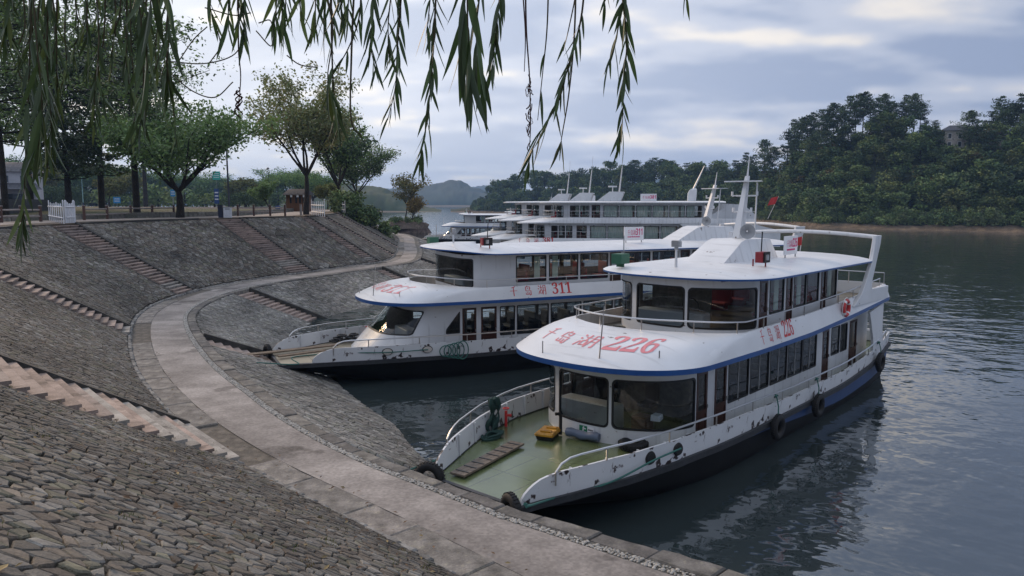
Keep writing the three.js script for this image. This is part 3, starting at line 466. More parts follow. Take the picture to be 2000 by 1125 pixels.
function tourBoat(o) {
  const g = thing('tour_boat', o.label, 'boat', [o.x, 0, o.z], o.ry, o.group);
  const { L } = o, B = 3.22, k = L - 24.5;                              // k: extra length amidships
  const st = s => s > 9 ? Math.max(9, s - k) : s;                       // stretch the run aft
  const hb = s => lerpTable([[0, 1.5], [0.6, 1.66], [1.6, 2.06], [3.2, 2.62], [5, 3.0], [7, 3.16], [9, 3.22], [18, 3.22], [22, 3.1], [24.5, 2.8]], st(s));
  const zc = s => 0.28 * (1 - smooth(0, 6, s));
  const sy = s => lerpTable([[0, 1.02], [2.7, 1.10], [5.5, 1.10], [8.2, 1.06], [17, 1.05], [20.4, 1.2], [24.5, 1.62]], st(s));
  const ky = s => lerpTable([[0, 0.72], [1.5, 0.42], [4, -0.15], [7, -0.6], [24.5, -0.6]], s);
  const S = []; for (let s = 0; s < 9; s += 0.5) S.push(s); for (let s = 9; s <= L + 0.01; s += (L - 9) / 16) S.push(Math.min(s, L));
  // hull plating
  const ring = s => { const h = hb(s), c = zc(s), y = sy(s) - 0.17, kk = ky(s), w = mix(0.72, 0.93, smooth(0, 9, s)); return [[h - 0.04, y], [mix(h * w, h, 0.55), mix(kk, y, 0.62)], [h * w * 0.96, mix(kk, y, 0.25)], [h * w * 0.62, kk], [-h * w * 0.62, kk], [-h * w * 0.96, mix(kk, y, 0.25)], [-mix(h * w, h, 0.55), mix(kk, y, 0.62)], [-h + 0.04, y]].map(([z, yy]) => V(s, yy, z + c)); };
  const fwd = new MB(), aft = new MB(), aft2 = new MB(), cut = o.bowShadeCut ?? L; for (let i = 0; i + 1 < S.length; i++) { const a = ring(S[i]), b = ring(S[i + 1]); if (S[i + 1] > cut) { const q = (r, s, k, e) => r[k].clone().lerp(r[k + e], 0.12 + 0.88 * smooth(cut, cut + 11, s)), A0 = q(a, S[i], 0, 1), B0 = q(b, S[i + 1], 0, 1), A7 = q(a, S[i], 7, -1), B7 = q(b, S[i + 1], 7, -1); aft.rings([[a[0], A0], [b[0], B0]], false); aft2.rings([[A7, a[7]], [B7, b[7]]], false); fwd.rings([[A0, ...a.slice(1, 7), A7], [B0, ...b.slice(1, 7), B7]], false); } else fwd.rings([a, b], false); }  // bow flare shade painted in as black ahead of cut, blue widening aft
  const f0 = ring(0), f1 = ring(L); for (let i = 1; i + 1 < 8; i++) { fwd.tri(f0[0], f0[i], f0[i + 1]); fwd.tri(f1[0], f1[i + 1], f1[i]); }
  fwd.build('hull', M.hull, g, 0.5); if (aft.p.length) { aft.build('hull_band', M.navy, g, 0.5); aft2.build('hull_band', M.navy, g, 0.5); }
  // rubbing strake
  const sk = new MB(); const sr = (s, e) => { const h = hb(s) , y = sy(s), c = zc(s); return [V(s, y - 0.18, c + e * (h - 0.06)), V(s, y - 0.18, c + e * (h + 0.07)), V(s, y - 0.01, c + e * (h + 0.07)), V(s, y, c + e * (h - 0.10))]; };
  for (const e of [1, -1]) for (let i = 0; i + 1 < S.length; i++) sk.rings([sr(S[i], e), sr(S[i + 1], e)]);
  sk.box(-0.03, sy(0) - 0.1, zc(0), 0.12, 0.22, hb(0) * 2 + 0.1); sk.box(L + 0.04, sy(L) - 0.1, 0, 0.14, 0.22, hb(L) * 2 + 0.14); sk.build('rubbing_strake', M.strake, g, 0.4);
  // deck
  const dk = new MB(); for (let i = 0; i + 1 < S.length; i++) { const p = (s, e) => V(s, sy(s) - 0.03, zc(s) + e * (hb(s) - 0.05)); dk.quad(p(S[i], 1), p(S[i + 1], 1), p(S[i + 1], -1), p(S[i], -1)); } dk.build('main_deck', o.deck || M.deck, g, 0.4);
  // bulwark, with a rounded rise behind the bow
  const bt = (s, b0 = 0.06) => { const h = lerpTable([[0, 0.62], [9, 0.62], [12, 0.5], [24.5, 0.5]], st(s)); const t = clamp((s - b0) / 1.15, 0, 1); return h * Math.sqrt(Math.max(0, 1 - (1 - t) * (1 - t))); };
  for (const e of [1, -1]) {
    const b0 = e > 0 ? o.nearStart ?? 0.06 : 0.06, BS = [0, 0.04, 0.11, 0.22, 0.36, 0.54, 0.79, 1.14, ...S.filter(s => s > b0 + 1.24).map(s => s - b0)].map(v => v + b0);
    const mb = new MB(), r = s => { const h = hb(s) - 0.02, y = sy(s) - 0.02, c = zc(s), t = bt(s, b0), lean = 0.09 * t; return [V(s, y, c + e * h), V(s, y + t, c + e * (h + lean)), V(s, y + t, c + e * (h + lean - 0.06)), V(s, y, c + e * (h - 0.05))]; };
    for (let i = 0; i + 1 < BS.length; i++) mb.rings([r(BS[i]), r(BS[i + 1])]);
    const bw = mb.build('bulwark', M.bulwark, g, 0.5);
    const ln = new MB(); for (let s = 1.4 + b0; s < L - 1; s += 1.05) { const h = hb(s), y = sy(s); ln.box(s, y + bt(s) * 0.5, zc(s) + e * (h - 0.085), 0.03, bt(s) - 0.04, 0.07); } ln.build('rib', M.white, bw);
    for (const s of o.ports || [3.9, 5.0]) { const h = hb(s), y = sy(s) + 0.33, sl = (hb(s + 0.2) - hb(s - 0.2)) / 0.4; const m = new THREE.Matrix4().makeRotationY(Math.atan(-sl * e) * 1).setPosition(s, y, zc(s) + e * (h + 0.03)); const t = new THREE.TorusGeometry(0.155, 0.028, 8, 18); if (o.portMat) t.scale(1.35, 0.9, 1); const q = new MB().geo(t, m); q.build('fairlead', M.black, bw, 0.8); const d = new THREE.CylinderGeometry(0.15, 0.15, 0.11, 16); d.rotateX(Math.PI / 2); if (o.portMat) d.scale(1.35, 0.9, 1); new MB().geo(d, m).build('fairlead_hole', o.portMat || M.black, bw, 0.5); }
    const rp = []; const s0 = 0.99 + b0; rp.push([s0 - 0.12, zc(s0) + e * (hb(s0) + 0.03), sy(s0) + bt(s0) - 0.02 - 0.28]); rp.push([s0 + 0.05, zc(s0) + e * (hb(s0 + 0.1) + 0.03), sy(s0) + bt(s0) - 0.12]); rp.push([s0 + 0.3, zc(s0 + 0.3) + e * (hb(s0 + 0.3) + 0.03), sy(s0) + bt(s0 + 0.3) - 0.03]);
    for (let s = s0 + 0.6; s < L - 0.4; s += 0.75) rp.push([s, zc(s) + e * (hb(s) + 0.035), sy(s) + bt(s) - 0.01]);
    railing(g, rp, 0.3, 0.022, 0.03, 'side_rail', 1.55);
  }
  { const p = []; for (let i = 0; i <= 4; i++) p.push([L - 0.1, mix(hb(L) - 0.1, -hb(L) + 0.1, i / 4), sy(L) + 0.45]); railing(g, p, 0.35, 0.02, 0.026, 'stern_rail', 1.2); new MB().box(L - 0.04, sy(L) + 0.22, 0, 0.06, 0.46, hb(L) * 2 - 0.1).build('stern_bulwark', M.white, g); }

  // ---- lower cabin and the canopy / second deck ----
  const cr = L - 2.2 - (o.rearCut || 0);
  const c1 = cabin(g, { half: 2.5, sSide: 6.9, sFront: 4.95, sRear: cr, y0: 1.0, y1: 3.42, ...o.cabin1, side: o.low, front: o.lowFront });
  const e0 = s => lerpTable([[3, 3.40], [6, 3.37], [10, 3.32], [14, 3.34], [18, 3.5], [22.7, 3.76]], st(s)), e1 = s => lerpTable([[3, 4.24], [7, 4.2], [9, 4.06], [14, 4.1], [18, 4.22], [22.7, 4.46]], st(s));
  const R1 = L - 1.75, N1 = 48, NS = 16, oA = outline(R1, 6.6, 3.9, B, N1, NS, 2.25), oB = outline(R1, 9.4, 6.5, B - 0.2, N1, NS, 2.1);
  const stripe = new MB(), top = new MB(), inner2 = new MB(), floor = new MB(), soff = new MB();
  const rows = oA.map(([x, z], i) => { const [bx, bz] = oB[i]; const ya = e0(x), yb = e1(bx); const q = [V(x, ya, z), V(x, ya + 0.15, z)]; const w = []; for (let j = 0; j <= 5; j++) { const t = j / 5; w.push(V(mix(x, bx, t) - 0 * t, mix(ya + 0.15, yb, t) + 0.16 * Math.sin(Math.PI * t) * clamp((9 - x) / 4, 0.12, 1) , mix(z, bz, t))); } return { q, w, n: V(bx, yb, bz), f: V(bx, Math.min(yb - 0.1, ya + 0.22), bz) }; });
  const inN = (v, d) => { const l = Math.hypot(v.z, Math.min(0, v.x - 9.4)) || 1; return V(v.x + (v.x < 9.4 ? d * (9.4 - v.x) / l : 0), v.y, v.z - d * v.z / l); };
  for (let i = 0; i + 1 < rows.length; i++) {
    const a = rows[i], b = rows[i + 1]; stripe.quad(a.q[1], b.q[1], b.q[0], a.q[0]);
    for (let j = 0; j < 5; j++) top.quad(a.w[j], a.w[j + 1], b.w[j + 1], b.w[j]);
    const ai = inN(a.n, 0.07), bi = inN(b.n, 0.07); top.quad(a.n, ai, bi, b.n); inner2.quad(ai, inN(a.f, 0.07), inN(b.f, 0.07), bi);
  }
  stripe.build('blue_edge', M.blue, g, 0.6); const canopy = top.build('canopy', M.white, g, 0.7); inner2.build('deck_coaming', M.cream, g, 0.7);
  const half = (rows.length - 1) / 2; for (let i = 0; i < half; i++) { const a = rows[i], b = rows[i + 1], c = rows[rows.length - 2 - i], d = rows[rows.length - 1 - i]; floor.quad(a.f, d.f, c.f, b.f); soff.quad(a.q[0], b.q[0], c.q[0], d.q[0]); }
  floor.build('upper_deck', o.deck2 || M.deckPale, g, 0.4); soff.build('soffit', M.white, g, 0.4);
  { const p = []; for (let i = 0; i < oB.length; i++) { const [x, z] = oB[i]; if (x < L - 2) p.push([x, z, e1(x) - 0.02]); } railing(g, p, 0.36, 0.02, 0.026, 'upper_rail', 1.45); const q = []; for (let i = 0; i <= 4; i++) q.push([R1 - 0.05, mix(B - 0.25, -B + 0.25, i / 4), e1(R1) - 0.02]); railing(g, q, 0.5, 0.02, 0.024, 'aft_rail', 1.4); new MB().box(R1 - 0.02, (e0(R1) + e1(R1)) / 2 + 0.05, 0, 0.06, 0.66, B * 2 - 0.5).build('aft_coaming', M.white, g); }
  // lettering on the canopy and the sides
  const tl = line(o.num, 0.50, 1.75, 1.14, o.textWide ?? 0.66), s0 = o.sideText ?? 9.8;
  const yz = (s, y) => { const t = clamp((y - e0(s) - 0.15) / (e1(s) - e0(s) - 0.15), 0, 1); return B - 0.2 * t + 0.012; };
  tl.pieces.forEach((pc, i) => new MB().mb(pc, p => { const s = s0 + p.x, y = e0(s) + 0.27 + p.y * 0.92; return V(s, y, yz(s, y)); }).build(i < 3 ? 'character' : 'figure', M.red, canopy, 0));
  { const big = line(o.num, 0.46, 1.42, 1.22, 1.0), w = big.width, nn = rows.length, ph0 = o.canopyText ?? -0.62, ph1 = o.canopyText1 ?? 0.66;
    const at = (f, v) => { const idx = clamp((0.5 - f / Math.PI) * N1 + NS, 0, nn - 1.001), i = Math.floor(idx), t = idx - i, vv = clamp(v, 0, 0.999) * 5, j = Math.floor(vv), u = vv - j; const A = rows[i].w[j].clone().lerp(rows[i].w[j + 1], u), C = rows[i + 1].w[j].clone().lerp(rows[i + 1].w[j + 1], u); return A.lerp(C, t); };
    big.pieces.forEach((pc, i) => new MB().mb(pc, p => { const f = mix(ph0, ph1, clamp(p.x / w, 0, 1)), v = 0.30 + p.y / 1.5; const q = at(f, v); q.y += 0.010; q.x -= 0.005; return q; }).build(i < 3 ? 'character' : 'figure', M.letter, canopy, 0)); }

  // ---- upper cabin, roof ----
  const c2s = o.up0 ?? 10.9, ur = o.upRear ?? 18.3;
  cabin(g, { half: 2.5, sSide: c2s, sFront: c2s - 1.7, sRear: ur, y0: 3.5, y1: 5.54, mat: M.white, ...o.cabin2, side: o.up, front: o.upFront });
  const r0 = o.roofFront ?? 8.75, rr = o.roofRear ?? 20.4, roof = new MB(), edge = new MB(), sof = new MB();
  const ro = outline(rr, r0 + 2.6, r0, B, 40, 12, 2.5), rh = (ro.length - 1) / 2; const ry = (x, z, e) => { const lift = o.visor ? o.visor * smooth(r0 + 2.5, r0, x) : 0; return 5.56 + lift + e; };
  const rp = (i, sc, e) => { const [x, z] = ro[i]; const X = x < r0 + 2.6 ? mix(r0 + 2.6, x, sc) : x; return V(X, ry(x, z, e), z * sc); };
  const lv = [[1, 0], [1.0, 0.06], [0.975, 0.10], [0.8, 0.20], [0.55, 0.27], [0.28, 0.30], [0, 0.31]];
  for (let i = 0; i + 1 < ro.length; i++) { edge.quad(rp(i, 1, 0), rp(i, 1, 0.06), rp(i + 1, 1, 0.06), rp(i + 1, 1, 0)); for (let j = 1; j + 1 < lv.length; j++) roof.quad(rp(i, ...lv[j]), rp(i, ...lv[j + 1]), rp(i + 1, ...lv[j + 1]), rp(i + 1, ...lv[j])); }
  for (let i = 0; i < rh; i++) { const a = rp(i, 1, 0), b = rp(i + 1, 1, 0), c = rp(ro.length - 2 - i, 1, 0), d = rp(ro.length - 1 - i, 1, 0); sof.quad(a, b, c, d); }
  const bl = []; for (let j = lv.length - 1; j >= 0; j--) bl.push(rp(0, ...lv[j])); for (let j = 0; j + 1 < bl.length; j++) { const a = bl[j], b = bl[j + 1]; roof.quad(a, b, V(b.x, b.y, -b.z), V(a.x, a.y, -a.z)); }
  roof.build('roof', o.roofMat || M.white, g, 0.9); edge.build('roof_edge', M.blue, g, 0.9); sof.build('roof_soffit', M.white, g, 0.4);
  // ---- fairing, mast, horn, arch ----
  const ms = o.mast ?? 14.6, mg = new MB(); const fr = (x, w, y) => [V(x, 5.8, -w), V(x, y, -w * 0.72), V(x, y, w * 0.72), V(x, 5.8, w)];
  mg.rings([fr(ms - 2.5, 0.95, 5.86), fr(ms - 1.15, 0.95, 6.56), fr(ms - 0.8, 0.95, 6.64), fr(ms + 1.4, 0.9, 6.6), fr(ms + 1.8, 0.85, 5.86)], false); mg.build('mast_fairing', M.white, g, 0.35);
  const mm = new MB(), mt = V(ms + 0.62, 9.0, 0), m0 = V(ms, 6.65, 0); const ml = h => m0.clone().lerp(mt, h);
  mm.rings([0, 1].map(t => { const c = ml(t), w = mix(0.22, 0.08, t), d = mix(0.14, 0.06, t); return [V(c.x - w, c.y, -d), V(c.x + w, c.y, -d), V(c.x + w, c.y, d), V(c.x - w, c.y, d)]; }), true, true);
  mm.tube([ml(1), ml(1).add(V(0.12, 0.75, 0))], [0.04, 0.012], 5); const mast = mm.build('mast', M.white, g, 0.4);
  { const cb = new MB(); const c = ml(0.90); cb.hexa([V(c.x - 0.35, c.y, -0.75), V(c.x - 0.35, c.y, 0.75), V(c.x + 0.75, c.y + 0.03, 0.32), V(c.x + 0.75, c.y + 0.03, -0.32)], [V(c.x - 0.35, c.y + 0.05, -0.75), V(c.x - 0.35, c.y + 0.05, 0.75), V(c.x + 0.75, c.y + 0.05, 0.32), V(c.x + 0.75, c.y + 0.05, -0.32)]); cb.build('radar_platform', M.white, mast, 0.3);
    for (const [h, w] of [[0.68, 0.5], [0.42, 0.36]]) { const d = ml(h), b = new MB(); b.tube([V(d.x, d.y, -w), V(d.x, d.y, w)], 0.03, 6); b.tube([V(d.x, d.y, w), V(d.x, d.y + 0.16, w)], 0.045, 6); b.tube([V(d.x, d.y, -w), V(d.x, d.y + 0.16, -w)], 0.045, 6); b.build('crosstree', M.white, mast, 0.5); }
    const pl = new MB(); pl.tube([V(ms + 0.5, 6.7, 0.42), V(ms + 0.72, 8.75, 0.36)], 0.03, 6); pl.build('signal_pole', M.white, mast, 0.5);
    const hn = new MB(); const pr = [[0.06, 0], [0.07, 0.1], [0.11, 0.22], [0.19, 0.31], [0.28, 0.36], [0.27, 0.355], [0.10, 0.24], [0.03, 0.14]]; const hm = new THREE.Matrix4().makeRotationZ(Math.PI / 2 - 0.1).setPosition(ms - 0.1, 6.98, 0.42); const tmp = new MB().lathe(pr, 0, 0, 0, 16); hn.mb(tmp, v => v.applyMatrix4(new THREE.Matrix4().makeRotationY(0.5).setPosition(ms - 0.12, 6.92, 0.40).multiply(new THREE.Matrix4().makeRotationZ(Math.PI / 2)))); hn.build('horn_loudspeaker', M.grey, mast, 0.7); }
  const as = o.arch ?? 20.75, al = new MB(), ap = [[as - 2.55, 3.95], [as - 1.75, 4.35], [as - 1.2, 4.9], [as - 0.65, 5.55], [as - 0.35, 6.35], [as - 0.30, 6.62], [as + 0.38, 6.62], [as + 0.30, 6.3], [as - 0.25, 5.3], [as - 0.55, 4.75], [as - 0.5, 4.45], [as + 1.7, 4.42], [as + 1.7, 3.9]];
  const ash = new THREE.Shape(ap.map(([a, b]) => new THREE.Vector2(a, b)));
  for (const e of [1, -1]) { const ge = new THREE.ExtrudeGeometry(ash, { depth: 0.12, bevelEnabled: true, bevelSize: 0.015, bevelThickness: 0.015, bevelSegments: 1 }); new MB().geo(ge, new THREE.Matrix4().makeTranslation(0, 0, e > 0 ? B - 0.13 : -B + 0.01)).build('arch_leg', M.white, g, 0.4);
    const lo = new THREE.Shape([[as - 0.3, 3.45], [as + 1.5, 3.7], [as + 1.5, 2.6], [as + 1.7, 1.85], [as + 0.35, 1.72], [as + 0.3, 2.3]].map(([a, b]) => new THREE.Vector2(a, b))); const g2 = new THREE.ExtrudeGeometry(lo, { depth: 0.1, bevelEnabled: false }); new MB().geo(g2, new THREE.Matrix4().makeTranslation(0, 0, e > 0 ? B - 0.18 : -B + 0.08)).build('stern_post', M.white, g, 0.4); }
  new MB().tube(fine(t => V(as + 0.03 + 0.0, 6.57 + 0.16 * Math.sin(Math.PI * t), mix(B - 0.07, -B + 0.07, t)), 0, 1, 10), 0.085, 8).build('arch_bar', M.white, g, 0.8);
  // ---- roof fittings ----
  const sx = o.box ?? 12.3; { const b = new MB(); b.box(sx, 6.14, 1.98, 0.5, 0.36, 0.26); b.box(sx - 0.18, 5.92, 1.75, 0.04, 0.3, 0.04); b.box(sx + 0.15, 5.92, 2.05, 0.04, 0.3, 0.04); const q = b.build('side_light_box', M.darkRed, g); new MB().box(sx + 0.04, 6.14, 2.13, 0.44, 0.365, 0.06).build('box_face', M.black, q); new MB().tube([V(sx + 0.1, 6.3, 1.9), V(sx + 0.14, 7.0, 1.9)], 0.022, 5).build('box_antenna', M.black, q); new MB().cyl(sx - 0.02, 6.05, 2.14, 0.09, 0.09, 0.18, 12).build('lamp', M.steel, q); }
  { const b = new MB(); b.cyl(o.lampX ?? 10.0, 5.8, 0, 0.05, 0.04, 0.62, 8); const q = b.build('lamp_post', M.white, g); const x = o.lampX ?? 10.0; new MB().cbox(x, 6.62, 0, 0.18, 0.22, 0.34, 0.04).build('searchlight', M.grey, q); new MB().box(x - 0.1, 6.64, 0, 0.02, 0.16, 0.26).build('lens', M.steel, q); new MB().cyl(x, 6.42, 0, 0.07, 0.07, 0.12, 8).build('lamp_joint', M.grey, q); }
  { const x = o.box2 ?? (sx - 2.8), b = new MB(); b.box(x, 6.05, -1.9, 0.5, 0.34, 0.42); b.box(x, 5.86, -1.9, 0.05, 0.2, 0.3); const q = b.build('green_light_box', M.green, g); new MB().tube([V(x + 0.2, 6.2, -1.9), V(x + 0.2, 6.85, -1.9)], 0.02, 5).build('box_antenna', M.grey, q); }
  // name board on the roof
  { const bx = o.board ?? ms + 2.2, q = new MB().box(bx, 6.33, 1.15, 1.25, 0.72, 0.05).build('name_board', M.board, g); const leg = new MB(); leg.box(bx - 0.5, 5.93, 1.15, 0.04, 0.2, 0.04); leg.box(bx + 0.5, 5.93, 1.15, 0.04, 0.2, 0.04); leg.build('board_legs', M.grey, q);
    const t = line(o.num, 0.2, 1.02, 1.2, 1.0, fontSans), u = new MB(); u.mb(t, p => V(bx - 0.42 + p.x * 0.86, 6.33 + p.y * 1.45 - 0.08, 1.18)); for (let i = 0; i < 22; i++) u.box(bx - 0.4 + i * 0.036, 6.16, 1.178, i % 4 === 2 ? 0.012 : 0.024, 0.05 + 0.015 * (i % 3), 0.006); u.build('board_lettering', M.pink, q, 0); }
  // ---- what shows through the glass ----
  const seats = o.seats ?? { from: 9.2, to: cr - 1.2, step: 1.05 };
  for (let s = seats.from; s < seats.to; s += seats.step) for (const e of [1, -1]) { const b = new MB(); b.cbox(s, 1.42, e * 1.3, 0.46, 0.1, 1.35, 0.03); b.cbox(s + 0.22, 1.78, e * 1.3, 0.1, 0.7, 1.35, 0.03); b.box(s, 1.2, e * 0.8, 0.05, 0.36, 0.05); b.box(s, 1.2, e * 1.8, 0.05, 0.36, 0.05); b.build('seat_row', M.seat, g); }
  const us = o.upSeats ?? [c2s + 1.5, ur - 1]; for (let s = us[0]; s < us[1]; s += 1.7) for (const e of [1, -1]) { const b = new MB(); b.cbox(s, 3.9, e * 1.55, 0.55, 0.12, 1.2, 0.04); b.cbox(s + 0.28, 4.3, e * 1.55, 0.12, 0.75, 1.2, 0.04); b.box(s, 3.68, e * 1.55, 0.4, 0.34, 1.0); b.build('sofa', M.seatRed, g); }
  { const ld = new MB(); ld.box((c2s + ur) / 2 - 0.2, 3.62, 0, ur - c2s + 2, 0.04, 4.6); ld.build('cabin_floor', M.deckPale, g);
    const cs = new MB(); cs.cbox(c2s - 0.55, 3.95, -0.3, 0.55, 0.72, 2.6, 0.05); cs.build('helm_console', M.grey, g); const wh = new MB(); wh.geo(new THREE.TorusGeometry(0.32, 0.03, 6, 18), new THREE.Matrix4().makeRotationY(Math.PI / 2).setPosition(c2s - 0.2, 4.4, 0.2)); wh.build('steering_wheel', M.black, g);
    const bw = new MB(); bw.box(c2s + 1.1, 4.5, -0.9, 0.06, 1.9, 2.4); bw.build('partition', M.inside, g);
    const k1 = new MB(); k1.cbox(6.5, 1.42, -0.9, 0.6, 0.75, 2.1, 0.04); k1.build('counter', M.cream, g); const k2 = new MB(); k2.cbox(6.4, 1.36, 1.05, 0.5, 0.65, 0.5, 0.03); k2.build('wooden_cabinet', M.wood, g); const pt = new MB(); pt.box(8.6, 2.2, 0.3, 0.06, 2.2, 3.2); pt.build('partition', M.inside, g); const pp = new MB(); pp.box(6.3, 1.72, 1.6, 0.36, 0.1, 0.28, 0.3); pp.box(6.3, 1.8, 1.6, 0.3, 0.06, 0.24, 0.1); pp.build('papers', M.board, g); const ch = new MB(); ch.cbox(7.4, 1.75, 0.6, 0.5, 0.12, 0.5, 0.04); ch.cbox(7.64, 2.2, 0.6, 0.1, 0.75, 0.5, 0.04); ch.build('helm_chair', M.seat, g); }
  if (o.curtains) for (const [s, y0, y1] of o.curtains) for (const e of [1, -1]) { const mb = new MB(), z = 2.32; const pts = fine(t => [s + t * 0.32, z * e + 0.035 * Math.sin(t * 22)], 0, 1, 14); for (let i = 0; i + 1 < pts.length; i++) mb.quad(V(pts[i][0], y0, pts[i][1]), V(pts[i + 1][0], y0, pts[i + 1][1]), V(pts[i + 1][0], y1, pts[i + 1][1]), V(pts[i][0], y1, pts[i][1])); mb.build('curtain', M.curtain, g, 0.9); }
  // small masts on the canopy front
  const fx = new MB(); fx.tube([V(4.35, 3.6, 0.9), V(4.5, 5.15, 0.95)], [0.026, 0.012], 6); for (const z of [-1.0, 2.3]) fx.tube([V(z > 1 ? 5.2 : 4.2, 3.5, z), V(z > 1 ? 5.2 : 4.2, 3.98, z)], 0.02, 5); fx.build('canopy_poles', M.steel, g, 0.6);
  g.userData.map = null; delete g.userData.map; return Object.assign(g, { hbf: hb, syf: sy, zcf: zc, btf: bt });
}
const D = Math.PI / 180;
const w1 = (s0, s1, e = {}) => ({ s0, s1, y0: 1.8, y1: 3.04, r: 0.06, ...e }), d1 = (s0, s1) => ({ s0, s1, y0: 1.06, y1: 3.08, type: 'door', r: 0.001 });
const w2 = (s0, s1, e = {}) => ({ s0, s1, y0: 4.29, y1: 5.42, r: 0.06, ...e }), d2 = (s0, s1) => ({ s0, s1, y0: 3.6, y1: 5.46, type: 'door', r: 0.001 });
const boat226 = tourBoat({
  label: 'white two-deck tour boat numbered 226 with blue stripe and green foredeck', x: -1.17, z: -18.0, ry: 48 * D, L: 24.5, num: '226', bowShadeCut: 7.5,
  low: [d1(6.98, 7.62), d1(8.1, 8.85), w1(9.0, 10.42, { split: 0.5 }), w1(10.55, 11.98, { split: 0.5 }), w1(12.1, 13.5, { split: 0.5 }), w1(13.62, 14.9, { split: 0.5 }), w1(15.0, 16.3, { split: 0.5 }), d1(16.95, 17.6), w1(17.9, 18.8, { y0: 1.95 }), w1(18.95, 19.7, { y0: 1.95 }), d1(20.0, 20.9)],
  lowFront: [{ s: 7.0 - 0.12, p1: 0.36, y0: 1.56, y1: 2.96, r: 0.15 }, { p0: 0.30, p1: -0.46, y0: 1.56, y1: 2.98, r: 0.15 }, { p0: -0.60, e: 6.8, y0: 1.56, y1: 2.96, r: 0.15 }].map(w => w.s ? { ...w, p0: undefined } : w),
  up: [d2(11.05, 11.65), w2(11.85, 13.0), d2(13.2, 13.75), w2(13.9, 15.0), w2(15.12, 16.25), d2(16.5, 17.0), w2(17.08, 18.15)],
  upFront: [{ s: 10.85, p1: 0.36, y0: 3.95, y1: 5.24, r: 0.15 }, { p0: 0.30, p1: -0.46, y0: 3.95, y1: 5.26, r: 0.15 }, { p0: -0.60, e: 10.75, y0: 3.95, y1: 5.24, r: 0.15 }],
  upSeats: [14.2, 17.6], curtains: [[12.6, 4.3, 5.4], [14.6, 4.3, 5.4], [17.7, 4.3, 5.4]],
});
const boat311 = tourBoat({
  label: 'white two-deck tour boat numbered 311 with dark hull and raked front window', x: -10.75, z: -33.75, ry: 25.5 * D, L: 32.5, num: '311', deck: std([0.42, 0.36, 0.25], 0.5, { map: rep(tSeam, 4.2) }), nearStart: 1.25, portMat: M.cream, sideText: 10.3, textWide: 0.86, ports: [4.4, 6.2],
  cabin1: { sSide: 7.3, sFront: 6.0, rake: 1.0, pw: 3 },
  low: [{ s0: 7.35, s1: 8.0, y0: 1.95, y1: 2.95, r: 0.06, tri: true }, d1(8.15, 8.85), d1(9.1, 9.9), w1(10.1, 10.85, { y0: 1.68 }), ...Array.from({ length: 9 }, (_, i) => w1(11.0 + i * 1.86, 12.7 + i * 1.86, { y0: 1.68 }))],
  lowFront: [{ p0: 1.12, p1: -1.12, y0: 1.98, y1: 3.02, r: 0.1 }],
  up0: 9.6, cabin2: { sFront: 8.3, pw: 4 }, roofFront: 7.3, visor: 0.18, upRear: 25.5, roofRear: 28.2, mast: 24.4, arch: 28.5, box: 9.6, box2: 8.3, lampX: 8.7, board: 18.6,
  up: [w2(10.95, 12.55, { y0: 4.2 }), w2(12.75, 14.35, { y0: 4.2 }), w2(14.52, 16.1, { y0: 4.2 }), d2(16.25, 16.9), w2(17.1, 18.7), w2(18.9, 20.5), d2(20.7, 21.3), w2(21.5, 23.1), w2(23.3, 24.9)],
  upFront: [{ p0: 1.12, p1: -1.12, y0: 4.05, y1: 5.34, r: 0.1 }], upSeats: [11.4, 24], curtains: [[12.0, 4.3, 5.4], [13.0, 4.3, 5.4], [17.2, 4.3, 5.4]],
});
